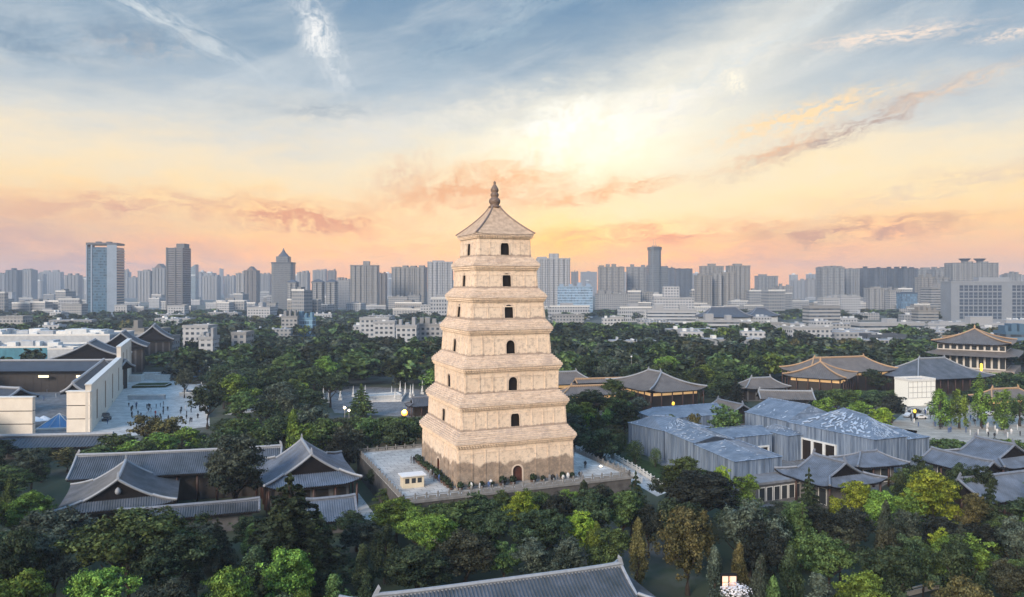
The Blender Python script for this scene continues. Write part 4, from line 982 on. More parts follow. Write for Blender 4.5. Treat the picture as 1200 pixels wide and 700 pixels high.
TW = [
 # nearer, named towers
 ('short pale tower at the far left edge of the skyline', -6, 5, 322, 2300, 'slab', C_GREY),
 ('slim dark grey tower second from the left edge', 6, 20, 317, 2100, 'bays', C_DARK),
 ('grey tower third from the left edge with flat top', 24, 38, 317, 2300, 'bays', C_GREY),
 ('lower hazy tower right of the third tower from the left', 38.5, 50, 322, 2700, 'slab', C_GREY),
 ('wide pale cluster tower with stepped top left of the blue glass tower', 46, 70, 319, 2900, 'bays', C_PALE, ((50,56,317),(60,66,316.5))),
 ('dark topped mid grey tower just left of the blue glass tower', 75, 91, 323, 2200, 'bays', C_GREY),
 ('hazy low tower touching the left of the blue glass tower', 91.5, 100, 326, 2800, 'slab', C_PALE),
 ('thin pale tower touching the right of the blue glass tower', 143.5, 149.5, 317.5, 2600, 'slab', C_PALE),
 ('low pale tower between thin tower and stepped twin towers', 150.5, 160, 325.5, 2600, 'slab', C_GREY),
 ('stepped beige tower left one of the pair beside the dark slim tower', 161, 177, 318, 2000, 'bays', C_PALE, ((166,172,316),)),
 ('stepped grey tower with gabled top right one of the pair beside the dark slim tower', 178, 194, 314.5, 2000, 'bays', C_GREY, (), 'gable'),
 ('pale hazy block right of the slanted glass tower', 229.5, 236, 320, 2900, 'slab', C_PALE),
 ('wide pale tower right of the slanted glass tower', 236.5, 255, 324.5, 2300, 'bays', C_PALE),
 ('thin hazy spire like tower behind the wide pale tower', 257, 261, 316, 3600, 'slab', C_GREY),
 ('pale tower left of the gabled twin towers', 262, 275, 324, 2500, 'bays', C_PALE),
 ('left one of the gabled twin towers, grey with white centre', 276, 287.5, 321, 1700, 'bays', C_PALE),
 ('right one of the gabled twin towers, brown pediment on top', 286, 301, 317.5, 1700, 'bays', C_BROWN, (), 'gable'),
 ('low hazy block left of the domed tower', 302, 315.5, 321.5, 2300, 'slab', C_GREY),
 ('small tower with dark pyramid cap right beside the domed tower', 336, 347.5, 332, 1150, 'bays', C_GREY, (), 'pyramid'),
 ('pale tower behind the small pyramid capped tower', 348, 361, 320, 1900, 'bays', C_PALE),
 ('left one of the two matching pyramid capped towers', 365, 378, 331.5, 1150, 'bays', C_GREY, (), 'pyramid'),
 ('right one of the two matching pyramid capped towers', 382, 393.5, 331.5, 1150, 'bays', C_GREY, (), 'pyramid'),
 ('pale tower behind the left pyramid capped tower', 366, 381.5, 317.5, 2200, 'bays', C_PALE),
 ('pale narrow tower behind the right pyramid capped tower', 384, 393, 318, 2300, 'slab', C_BROWN),
 ('wide low pale block with plain windows left of the beige striped tower', 394, 409.5, 329, 1500, 'grid', C_PALE),
 ('beige striped tower with raised middle, second biggest left of the pagoda', 410, 442, 311.5, 1350, 'bays', C_BEIGE, ((424.5,431.5,306),)),
 ('narrow darker tower on the right side of the beige striped tower', 442.5, 452.5, 321, 1500, 'bays', C_BROWN),
 ('wide flat topped beige slab left of the pagoda', 459, 498.5, 314, 1450, 'bays', C_BEIGE),
 ('pale slab rising just left of the pagoda', 500.5, 530, 307.5, 1400, 'bays', C_WHITE, ((506,520,305.2),)),
 ('tallest white tower immediately right of the pagoda', 629, 668, 303.5, 1300, 'bays', C_WHITE, ((644,655,297),(630,641,301))),
 ('blue glass fronted block in front of the white tower right of the pagoda', 654, 695, 336.5, 1050, 'glass', (.30,.40,.52)),
 ('hazy narrow tower right of the tallest white tower', 669.5, 678, 319, 2600, 'slab', C_BROWN),
 ('far hazy tower pair seen beyond the blue fronted block', 681, 699.5, 319, 3200, 'bays', C_PALE),
 ('flat grey beige slab with row of masts on top', 702, 732, 313.5, 1500, 'slab', C_BEIGE),
 ('grey beige slab left of the tallest dark tower', 735.5, 760.5, 313.5, 1550, 'slab', C_GREY),
 ('narrow blue grey tower right behind the tallest dark tower', 779, 791.5, 314.5, 1900, 'slab', C_DARK),
 ('dark blue grey slab right of the tallest dark tower', 793, 812, 315.5, 1700, 'slab', C_DARK),
 ('tall beige tower behind on the left of the ribbed beige group', 823, 848.5, 312.5, 1500, 'bays', C_BEIGE, ((832,840,309),)),
 ('ribbed beige tower front left of the beige group', 816.5, 835, 323.5, 1250, 'bays', C_BEIGE),
 ('ribbed beige tower front right of the beige group', 847, 863, 320, 1280, 'bays', C_BEIGE),
 ('low middle beige tower between the two front ribbed towers', 835.5, 846.5, 321.5, 1270, 'bays', C_PALE),
 ('tall beige tower with dark stripes on the right of the beige group', 855, 879.5, 312, 1420, 'bays', C_BEIGE, ((862,871,309),)),
 ('dark topped grey tower standing alone right of the beige group', 888.5, 912, 324, 1700, 'bays', C_GREY, ((892,900,321.5),)),
 ('small pale tower with arched dark crown low on the right skyline', 912.5, 929.5, 336, 1400, 'bays', C_PALE),
 ('pale hazy row block left of the long dark row', 929.5, 946, 329, 2400, 'slab', C_PALE),
 ('second pale hazy block touching the long dark row', 947, 963, 328, 2300, 'slab', C_BEIGE),
 ('dark flat topped slab at the left end of the long dark row', 962, 990, 314, 1500, 'slab', C_GREY),
 ('second slab of the long dark row', 991, 1008, 315.5, 1550, 'bays', C_GREY),
 ('third slab of the long dark row', 1008.5, 1024, 315, 1600, 'slab', C_DARK),
 ('fourth slab of the long dark row', 1024.5, 1040, 314.8, 1520, 'bays', C_DARK),
 ('fifth slab of the long dark row, bluish', 1040.5, 1058, 315.5, 1580, 'slab', C_DARK),
 ('sixth slab of the long dark row', 1058.5, 1076, 315, 1540, 'bays', C_DARK),
 ('seventh slab of the long dark row with taller centre', 1076.5, 1096, 316, 1600, 'slab', C_GREY, ((1084,1092,313.5),)),
 ('last slab at the right end of the long dark row', 1096.5, 1116, 316.5, 1550, 'slab', C_GREY),
 ('beige tower low in front of the seventh dark slab', 1078.5, 1096, 325.5, 1250, 'bays', C_BEIGE),
 ('beige tower low in front of the last dark slab', 1097, 1113, 326.5, 1250, 'bays', C_GREY),
 ('pale flat building with strip windows left of the big office', 1089.5, 1117, 338, 1020, 'band', C_PALE),
 ('dark low tower at the far right edge behind the office', 1181, 1197, 322, 1600, 'slab', C_GREY),
 ('cream tower with pointed crown low before the long dark row', 1019, 1040.5, 338.5, 1200, 'bays', C_PALE, ((1026,1034,336),)),
 ('pale square tower right of the cream pointed one', 1042, 1055.5, 341, 1150, 'grid', C_PALE),
 ('dark blue office with lit roof sign box low before the dark row', 1057, 1075, 344, 1100, 'glass', (.07,.11,.17), ((1061,1071,342.3),)),
 ('white low block with black roof edges left of the cream tower', 985, 1008, 348, 1050, 'grid', C_WHITE, ((988,994,345.5),(1000,1006,345.5))),
 ('narrow white block with dark roof beside the black edged block', 964, 984, 350, 1000, 'grid', C_WHITE),
]
for t in TW: tower(t[0], t[1], t[2], t[3], t[4], t[5], t[6], t[7] if len(t) > 7 else (), top=t[8] if len(t) > 8 else 'flat')
LOWS = [
 ('grey banded mid rise with white vertical core at the right', 947, 985, 360, 720, 'band', C_PALE, ((960,968,357.5),)),
 ('long white low building under the big office', 1005, 1085, 380, 600, 'band', C_WHITE),
 ('second long white low building reaching the right edge', 1088, 1215, 381, 620, 'band', C_WHITE),
 ('beige strip windowed block below the long dark row', 1076, 1100, 365, 850, 'band', C_BEIGE),
 ('broad white terraced building, lower storeys, right of the pagoda', 760, 816, 364.5, 790, 'band', C_WHITE),
 ('upper set back part block of the white terraced building', 768, 814, 350, 900, 'grid', C_WHITE, ((780,798,336),)),
 ('twin roofed pale block left of the white terraced building', 741, 765, 343, 1150, 'bays', C_PALE),
 ('small pale block low left of the twin roofed block', 700, 735, 345, 1300, 'grid', C_PALE),
 ('long thin white roofed shed among trees at the right', 925, 975, 385, 545, 'low', C_WHITE),
 ('white low row building behind the pointed trees right of centre', 820, 868, 377, 660, 'band', C_WHITE),
 ('pale low row building right of the white row', 872, 925, 380, 640, 'low', C_PALE),
 ('blue roofed low hall behind the two tier pavilion', 1018, 1062, 394, 520, 'low', C_DARK),
 ('blue walled building at the right edge behind the two tier pavilion', 1182, 1215, 391, 440, 'band', C_BLUE),
 ('cream block with glowing yellow corner in the middle left distance', 329, 347, 372, 640, 'grid', C_PALE),
 ('blue clad low block next to the cream block with yellow corner', 347.5, 366, 374, 650, 'glass', (.16,.30,.42)),
 ('white low block left part of the white cluster left of the pagoda', 421, 455, 374, 560, 'low', C_WHITE),
 ('white low block middle of the white cluster left of the pagoda', 437, 462, 378.5, 530, 'low', C_WHITE),
 ('white low block right part of the white cluster left of the pagoda', 464, 488, 383, 505, 'grid', C_WHITE),
 ('white low block touching the pagoda in the white cluster', 489, 519, 381.5, 520, 'grid', C_PALE),
 ('pale villa with flat roof right of the dark mall roofs', 143, 168, 387, 450, 'grid', C_BEIGE),
 ('bluish roofed villa behind the pale villa', 168, 187, 387.5, 470, 'low', C_GREY),
 ('nearer villa with white roof boxes right of the pale villa', 169, 199, 396.5, 430, 'low', C_GREY),
 ('white roofed block with rounded vents among trees left of centre', 214, 244, 383.5, 470, 'low', C_WHITE),
 ('small white block right of the vented block', 232, 248, 397, 420, 'grid', C_WHITE),
 ('white hut beyond the left forest edge', 271, 288, 391.5, 440, 'low', C_PALE),
 ('small pale roof in the far left forest', -4, 27, 372, 700, 'low', C_PALE),
 ('second small pale roof in the far left forest', 6, 14, 343, 1900, 'low', C_WHITE),
 ('low pale house peeking over trees below the blue glass tower', 72, 96, 357.5, 1000, 'low', C_PALE),
 ('white low house right of the blue glass tower foot', 134, 148, 358.5, 1000, 'low', C_WHITE),
 ('low white house under the dark slim tower', 196, 216, 359, 980, 'low', C_WHITE),
 ('pale house below the gabled twin towers', 290, 318, 361, 900, 'grid', C_WHITE),
 ('pale row house below the domed tower', 302, 322, 356, 1100, 'grid', C_PALE),
 ('white house at the foot of the slab left of the pagoda', 492, 512, 358.5, 950, 'low', C_WHITE),
 ('row of low shops below the wide beige slab', 455, 478, 348.5, 1250, 'grid', C_PALE),
 ('second row of low shops below the wide beige slab', 478.5, 492, 347, 1250, 'grid', C_GREY),
 ('white roofed block right of the pagoda among the far trees', 648, 684, 370, 800, 'low', C_PALE),
 ('white small block behind the round trees right of the pagoda', 716, 732, 372.5, 720, 'low', C_WHITE),
]
for t in LOWS:
    o = tower(t[0], t[1], t[2], t[3], t[4], t[5], t[6], t[7] if len(t) > 7 else (), depth=14 if t[5] in ('low','band') else None)
    o.name = 'low_building'; o['category'] = 'building'
    if t[5] == 'low' or t[5] == 'grid':
        rg = random.Random(int(t[1])); w = (t[2]-t[1])*t[4]/F; h = vz(t[3], t[4])
        for i in range(4): MB().obox((rg.uniform(-.42,.42)*w, rg.uniform(-5,1)), rg.uniform(.3,1.3), rg.uniform(.4,1.2), h+.01, h+rg.uniform(.6,1.9)).build('rooftop_box', rg.choice((CAP, PALEC, LGREY)), o)
# low white and grey houses scattered through the middle woods
sc = random.Random(12); hp = []
for i, (w, d, h, c) in enumerate(((22,11,10.5,C_WHITE),(30,12,9,C_PALE),(16,12,13,C_WHITE),(40,13,10,C_GREY))):
    r = thing('low_house', '', 'building'); MB().box(-w/2,w/2,-d/2,d/2,-.3,h).build('wall', facade(c, fh=3.2, bw=3.2, fx=.5, fz=.45), r)
    MB().box(-w/2+.2,w/2-.2,-d/2+.2,d/2-.2,h+.003,h+.3).build('roof', mat('gravel_roof', (.30,.31,.33), .9, .4, .3), r)
    for j in range(3): a = -w*.35+w*.33*j; MB().box(a, a+sc.uniform(1,3), -d*.2, sc.uniform(0,d*.3), h+.303, h+sc.uniform(1,2.4)).build('rooftop_box', sc.choice((CAP, LGREY, PALEC)), r)
    hp.append(r)
seen = set()
for i in range(120):
    Y = sc.uniform(430, 980); u = sc.uniform(0, 1200); k = sc.randrange(4)
    if i < 55: Y = sc.uniform(480, 760); u = sc.uniform(770, 1200)
    elif Y < 560 and sc.random() < .4: continue
    if 480 < u < 690: continue
    x = ux(u, Y); 
    if any(abs(x-e[0]) < e[3]+16 and abs(Y-e[1]) < e[4]+10 for e in EXC): continue
    o = hp[k] if k not in seen else dup(hp[k]); seen.add(k); o.location = (x, Y, 0); o.rotation_euler = (0,0,R(sc.uniform(-12, 12)))
    dims = ((22,11),(30,12),(16,12),(40,13))[k]; exc(x, Y-4, 0, dims[0]/2+3, dims[1]/2+9)
    sd = 'left of the pagoda' if u < 560 else 'right of the pagoda'; ds = 'nearer' if Y < 640 else 'farther'
    ty = ('white','long pale','tall white','longest grey')[k]
    o['label'] = '%s low house among the %s woods %s' % (ty, ds, sd); o['group'] = 'low houses in the %s woods %s' % (ds, sd)
# blue glass tower with ribs, cap and banded side
def blue_tower():
    Y = 1050; w = 33*Y/F; d = 30; h = vz(286.5, Y); X = ux(117, Y)
    root = thing('office_tower', 'blue glass office tower with pale vertical piers, biggest tower at the left', 'office tower', (X, Y+d/2, 0), R(9))
    MB().box(-w/2, w/2, -d/2, d/2, -.5, h-4).build('glazing', facade((.09,.16,.23), glass=(.035,.085,.135), fh=3.8, bw=2.4, fx=.9, fz=.62, rough=.2), root)
    pm = MB()
    for x0, x1 in ((-w/2-.3, -w/2+1.2), (-w/2+5.8, -w/2+7.6), (w/2-12.5, w/2+.3)): pm.box(x0, x1, -d/2-.8, -d/2+.02, -.5, h)
    pm.build('pier', mat('pale_blue_panel', (.20,.26,.34), .5, .1, .15), root)
    MB().box(-w/2-.5, w/2+.5, -d/2-1, d/2+.5, h-.5, h+2.4).build('roof_cap', mat('dark_cap', (.07,.08,.10), .5), root)
    MB().box(-w/2-.4, -w/2-.05, -d/2, d/2, -.5, h-.6).build('side_wall', mat('dark_side', (.05,.06,.08), .5), root)
    s = MB(); k = int((h-4)/3.8)
    for i in range(k): s.box(w/2+.05, w/2+.9, -d/2, d/2, i*3.8+2.2, i*3.8+3.8)
    s.build('side_band', mat('beige_band', (.42,.38,.34), .8), root)
    for i in range(2): MB().box(-w*.3+i*w*.35, -w*.3+i*w*.35+6, -4, 4, h+2.403, h+4.5).build('penthouse', mat('dark_cap', (.07,.08,.10)), root)
blue_tower()
def dark_tower():
    Y = 1250; w = 20*Y/F; d = 26; h = vz(290.5, Y); X = ux(205.5, Y)
    root = thing('office_tower', 'dark slim office tower with banded floors and one raised shoulder at the left', 'office tower', (X, Y+d/2, 0), R(-6))
    MB().box(-w/2, w/2, -d/2, d/2, -.5, h).build('wall', facade((.16,.16,.17), glass=(.035,.045,.06), fh=3.7, bw=3.0, fx=1.1, fz=.55, rough=.5), root)
    for x0, x1 in ((-w/2-.6, -w/2+2.4), (w*.0, w*.0+2.4), (w/2-2.4, w/2+.6)): MB().box(x0, x1, -d/2-1, -d/2+.02, -.5, h+.5).build('pier', mat('dark_pier', (.06,.07,.085), .5), root)
    MB().box(w*.0, w/2, -d*.3, d*.3, h+.003, vz(285.5, Y)).build('penthouse', mat('dark_pier', (.06,.07,.085)), root)
dark_tower()
def slant_tower():
    Y = 2400; w = 12*Y/F; h0 = vz(318, Y); h1 = vz(310, Y)
    root = thing('office_tower', 'hazy glass tower with slanted roof right of the dark slim tower', 'office tower', (ux(223, Y), Y+12, 0))
    MB().poly([(-w/2,-12,0),(w/2,-12,0),(w/2,12,0),(-w/2,12,0),(-w/2,-12,h0),(w/2,-12,h1),(w/2,12,h1),(-w/2,12,h0)], [(0,3,2,1),(4,5,6,7),(0,1,5,4),(1,2,6,5),(2,3,7,6),(3,0,4,7)]).build('wall', facade((.22,.30,.34), fh=4, bw=3, fx=.8, fz=.6, rough=.3), root)
    MB().box(-w/2, w/2, -13, -12.01, h0-14, h0-11).build('band', CAP, root)
slant_tower()
def domed_tower():
    Y = 1350; w = 25*Y/F; h = vz(309, Y); X = ux(329.5, Y)
    root = thing('office_tower', 'dark grey tower with rounded shoulders and pointed cupola left of centre', 'office tower', (X, Y+14, 0), R(5))
    m_ = facade((.16,.17,.18), fh=3.4, bw=2.4, fx=.5, fz=.6)
    c = 4; pts = [(-w/2+c,-14),(w/2-c,-14),(w/2,-14+c),(w/2,14-c),(w/2-c,14),(-w/2+c,14),(-w/2,14-c),(-w/2,-14+c)]
    MB().prism(pts, -.5, h).build('wall', m_, root)
    MB().prism([(p[0]*1.04, p[1]*1.04) for p in pts], h+.003, h+2.5).build('crown_band', mat('dark_pier', (.06,.07,.085)), root)
    MB().prism([(p[0]*.62, p[1]*.7) for p in pts], h+2.503, h+13).build('drum', m_, root)
    MB().lathe([(10,h+13.003),(8.5,h+15.5),(6.2,h+18),(4,h+20.5),(2,h+24),(.3,h+28.5)], 8).build('cupola', mat('slate_cap', (.06,.07,.09)), root)
domed_tower()
def mast_tower():
    Y = 1450; X = ux(768.5, Y); h = vz(293, Y)
    root = thing('office_tower', 'tallest dark tower right of the pagoda, flared crown and two thin antennas', 'office tower', (X, Y+12, 0), R(4))
    w = 12.5*Y/F; m_ = facade((.13,.15,.17), fh=3.6, bw=2.2, fx=.6, fz=.6)
    MB().prism([(-w/2,-9),(-w/4,-12),(w/4,-12),(w/2,-9),(w/2,11),(-w/2,11)], -.5, h).build('wall', m_, root)
    MB().prism([(-w*.56,-10),(-w/4,-13.5),(w/4,-13.5),(w*.56,-10),(w*.56,11.5),(-w*.56,11.5)], h+.003, h+6).build('crown', mat('dark_pier', (.06,.07,.085)), root)
    for x_ in (-6,-2,2,6): MB().box(x_-.7, x_+.7, -9, -7.5, h+6.003, h+8.5).build('battlement', mat('dark_pier', (.06,.07,.085)), root)
    for x_ in (-2.3, 2.3): MB().tube([(x_, 0, h+6), (x_, 0, h+22)], [.55,.2], 5).build('antenna', PO, root)
    MB().box(w*.5+.01, w*.5+14, -8, 10, -.5, vz(312, Y)).build('side_wing', m_, root)
    MB().box(-w*.5-3.5, -w*.5-.01, -8, 10, -.5, vz(311, Y)).build('side_wing', m_, root)
mast_tower()
def flared_towers():
    Y = 1250; X = ux(1144.5, Y); h = vz(308, Y); w = 55*Y/F
    root = thing('tower_block', 'grey tower group with two flared dish shaped tops above the big office', 'tower block', (X, Y+14, 0), R(3))
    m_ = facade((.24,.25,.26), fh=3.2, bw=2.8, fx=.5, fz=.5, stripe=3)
    nb = 5; st = w/nb; pts = []
    for i in range(nb):
        a = -w/2+i*st; pts += [(a+.01, -11), (a+1.6, -13.5), (a+st-1.6, -13.5), (a+st-.01, -11)]
    MB().prism(pts+[(w/2, 13), (-w/2, 13)], -.5, h).build('wall', m_, root)
    for u_ in (1136, 1154.5):
        x_ = (u_-1144.5)*Y/F; MB().lathe([(5,h+.003),(5,h+3),(9,h+6.3),(9,h+7.4),(.2,h+7.6)], 12, (x_, 0)).build('flared_top', mat('dark_cap', (.07,.08,.10)), root)
        MB().box(x_-6, x_+6, -13.2, -9, h+.003, h+2).build('penthouse', m_, root)
flared_towers()
def office():
    Y = 880; X0, X1 = ux(1117, Y), ux(1235, Y); h = vz(331, Y); w = X1-X0
    root = thing('office_block', 'broad grey office block with a big grid of dark windows at the right edge', 'office block', ((X0+X1)/2, Y+12, 0), R(-3))
    MB().box(-w/2, w/2, -12, 12, -.5, h).build('wall', mat('office_panel', (.20,.225,.26), .6, .06, .12), root)
    GW = mat('office_glass', (.045,.07,.11), .15, .1, .3)
    for (u0, u1, n_) in ((1126, 1175, 9), (1186, 1228, 8)):
        a, b = (u0-1176)*Y/F, (u1-1176)*Y/F
        for r in range(5):
            for i in range(n_):
                x0 = a+(b-a)*i/n_; z1 = h-3.5-r*8.2; m = MB().box(x0+.6, a+(b-a)*(i+1)/n_-.6, -12.12, -12.01, z1-6.6, z1)
                o = m.build('window', GW, root)
                MB().box(x0+.6, a+(b-a)*(i+1)/n_-.6, -12.25, -12.125, z1-3.7, z1-3.1).build('window_bar', mat('office_panel', (.27,.30,.34)), o)
    MB().box(-w/2-.3, w/2+.3, -12.4, 12.4, h+.003, h+1.4).build('parapet', mat('office_trim', (.22,.24,.27), .6), root)
    MB().box(-w*.2, w*.1, -5, 6, h+1.403, h+6).build('penthouse', mat('office_trim', (.22,.24,.27)), root)
office()
# masts on the flat slab
# traditional dark roof in the distance, right of centre
hall('far_hall', 'far hall with spreading dark roof and white walls under the ribbed beige towers', 'hall', (ux(853, 760), 775, 0)[:2], R(4), 52, 26, 12.5, vz(361, 760), 'hip', TILE_D, RIDGE, wall=LGREY, up=1, rib=1.6, windows='none', cols=False, ridge_w=.6)
hall('far_hall', 'second far dark roofed hall right of the spreading dark roof', 'hall', (ux(897, 800), 815, 0)[:2], R(4), 34, 24, 12.0, vz(361.5, 800), 'hip', TILE_D, RIDGE, wall=LGREY, up=1, rib=1.6, windows='none', cols=False, ridge_w=.6)
# hazy mid-distance low-rise: one block per house, shared shapes
PRO = []
for i, (c, w, d, h) in enumerate(((C_PALE,34,14,15),(C_WHITE,24,14,20),(C_BEIGE,40,14,18),(C_GREY,22,18,26),(C_WHITE,50,14,12))):
    r = thing('distant_block', '', 'building'); m_ = facade(c, fh=3.2, bw=3.2, fx=.55, fz=.5)
    MB().box(-w/2,w/2,-d/2,d/2,-.5,h).build('wall', m_, r); MB().box(-w*.2,w*.1,-d/4,d/4,h+.003,h+3).build('penthouse', mat('roof_trim_%g' % c[0], tuple(v*.75 for v in c)), r)
    MB().box(-w/2-.2,w/2+.2,-d/2-.2,-d/2-.001,h-.5,h+.9).build('parapet', CAP, r)
    PRO.append((r, c)); 
rg = random.Random(77); cnt = {}; used = set()
nm = {id(C_PALE):'pale', id(C_WHITE):'white', id(C_BEIGE):'beige', id(C_GREY):'grey'}
for i in range(135):
    Y = rg.choice((rg.uniform(960, 1600), rg.uniform(1300, 2600), rg.uniform(900, 1300))); u = rg.uniform(-10, 1210)
    if u > 900 and Y < 1000: Y += 150
    k = rg.randrange(5); r, c = PRO[k]
    o = r if k not in used else dup(r); used.add(k)
    o.location = (ux(u, Y), Y, 0); o.rotation_euler = (0, 0, R(rg.uniform(-25, 25))); s = rg.uniform(.8, 1.25); o.scale = (s, s, rg.uniform(.7, 1.5))
    side = 'left of the pagoda' if u < 560 else 'right of the pagoda'
    dist = 'nearer' if Y < 1300 else 'farther hazy'
    o['label'] = '%s low rise block in the %s band under the skyline %s' % (nm[id(c)], dist, side)
    o['group'] = '%s %s low rise blocks %s' % (dist, nm[id(c)], side)
# far hazy towers behind everything
HZ = []
for i, (w, d, h) in enumerate(((34,18,82),(24,20,96),(46,18,74),(20,20,90))):
    r = thing('distant_tower', '', 'tower block'); m_ = facade((.30,.31,.32), fh=3.2, bw=3.4, fx=.5, fz=.5, stripe=3)
    pts = [(-w/2,-d/2+2),(-w/2+3,-d/2+2),(-w/2+3,-d/2),(-2,-d/2),(-2,-d/2+2),(2,-d/2+2),(2,-d/2),(w/2-3,-d/2),(w/2-3,-d/2+2),(w/2,-d/2+2),(w/2,d/2),(-w/2,d/2)]
    MB().prism(pts, -.5, h).build('wall', m_, r); MB().box(-w*.2,w*.15,-d/4,d/4,h+.003,h+5).build('penthouse', PALEC, r); HZ.append(r)
used = set()
for i in range(95):
    Y = rg.uniform(2500, 3700); u = rg.uniform(-15, 1215); k = rg.randrange(4); r = HZ[k]
    o = r if k not in used else dup(r); used.add(k)
    o.location = (ux(u, Y), Y, 0); o.rotation_euler = (0, 0, R(rg.uniform(-20, 20)))
    vt = rg.uniform(318, 331); hh = vz(vt, Y); o.scale = (rg.uniform(.9,1.5),)*2+(hh/(82,96,74,90)[k],)
    side = 'far left of' if u < 300 else 'left of' if u < 580 else 'right of' if u < 900 else 'far right of'
    o['label'] = 'faint %s tower at the back of the skyline, %s the pagoda' % (('wide stepped','slender','broad slab','square')[k], side)
    o['group'] = 'faint hazy towers %s the pagoda' % side
# ---------------------------------------------------------------- trees
def leafmat(key, c1, c2, sc=.35):
    m = bpy.data.materials.new('foliage_'+key); m.use_nodes = True; q = NT(m.node_tree)
    t = q.new('ShaderNodeTexCoord').outputs['Object']; oi = q.new('ShaderNodeObjectInfo').outputs['Random']
    gi = q.new('ShaderNodeNewGeometry').outputs['Random Per Island']
    c = q.mix(q.mr(q.noise(t, sc, 4, .6), .38, .62, 0, 1, True), (*c1, 1), (*c2, 1))
    hs = q.new('ShaderNodeHueSaturation'); q.put(hs.inputs['Hue'], q.mr(oi, 0, 1, .462, .505)); q.put(hs.inputs['Saturation'], .98)
    q.put(hs.inputs['Value'], q.m('MULTIPLY', q.mr(oi, 0, 1, .7, 1.35), q.mr(gi, 0, 1, .4, 1.8))); q.put(hs.inputs['Color'], c)
    d = q.new('ShaderNodeBsdfPrincipled'); q.put(d.inputs['Base Color'], hs.outputs[0]); d.inputs['Roughness'].default_value = .6
    d.inputs['Specular IOR Level'].default_value = .06
    tr = q.new('ShaderNodeBsdfTranslucent'); q.put(tr.inputs[0], hs.outputs[0])
    mx = q.new('ShaderNodeMixShader'); mx.inputs[0].default_value = .14; q.l.new(d.outputs[0], mx.inputs[1]); q.l.new(tr.outputs[0], mx.inputs[2])
    o = q.new('ShaderNodeOutputMaterial'); q.l.new(mx.outputs[0], o.inputs[0]); return m
LM = {
 'dark green': leafmat('dark', (.014,.026,.016), (.050,.078,.038)),
 'mid green': leafmat('mid', (.022,.044,.018), (.085,.140,.045)),
 'bluish grey green': leafmat('blue', (.024,.036,.030), (.080,.102,.075)),
 'fresh green': leafmat('fresh', (.040,.082,.020), (.135,.235,.04)),
 'bright yellow green': leafmat('bright', (.085,.155,.018), (.22,.31,.035)),
 'olive brown': leafmat('olive', (.045,.050,.022), (.125,.120,.045)),
 'brownish grey': leafmat('brown', (.028,.036,.024), (.075,.084,.052)),
 'blackish green': leafmat('purple', (.012,.016,.014), (.034,.040,.032)),
}
BARK = mat('bark', (.055,.045,.038), .95, 2, .4)
def diamonds(C, N, size, rg, asp=.62):
    """C centres (n,3), N outward normals; returns vertex array of n diamonds"""
    n_ = len(C); r = rg.normal(size=(n_, 3)); N = N+.55*rg.normal(size=(n_, 3)); N /= np.linalg.norm(N, axis=1)[:, None]
    A = np.cross(N, r); A /= np.linalg.norm(A, axis=1)[:, None]+1e-9; B = np.cross(N, A)
    s = size*rg.uniform(.6, 1.35, (n_, 1)); A = A*s; B = B*s*asp
    fold = N*s*.18
    return np.stack([C-A-fold, C-B, C+A-fold, C+B], 1).reshape(-1, 3)
def quads_mesh(name, V, mat_=None):
    n_ = len(V)//4; me = bpy.data.meshes.new(name); me.vertices.add(len(V)); me.vertices.foreach_set('co', V.astype(np.float32).ravel())
    me.loops.add(4*n_); me.loops.foreach_set('vertex_index', np.arange(4*n_, dtype=np.int32))
    me.polygons.add(n_); me.polygons.foreach_set('loop_start', np.arange(0, 4*n_, 4, dtype=np.int32)); me.polygons.foreach_set('loop_total', np.full(n_, 4, dtype=np.int32))
    me.update(); me.validate()
    if mat_: me.materials.append(mat_)
    return me
def sph(rg, n_, zb=0):
    d = rg.normal(size=(n_, 3)); d[:, 2] += zb; d /= np.linalg.norm(d, axis=1)[:, None]; return d
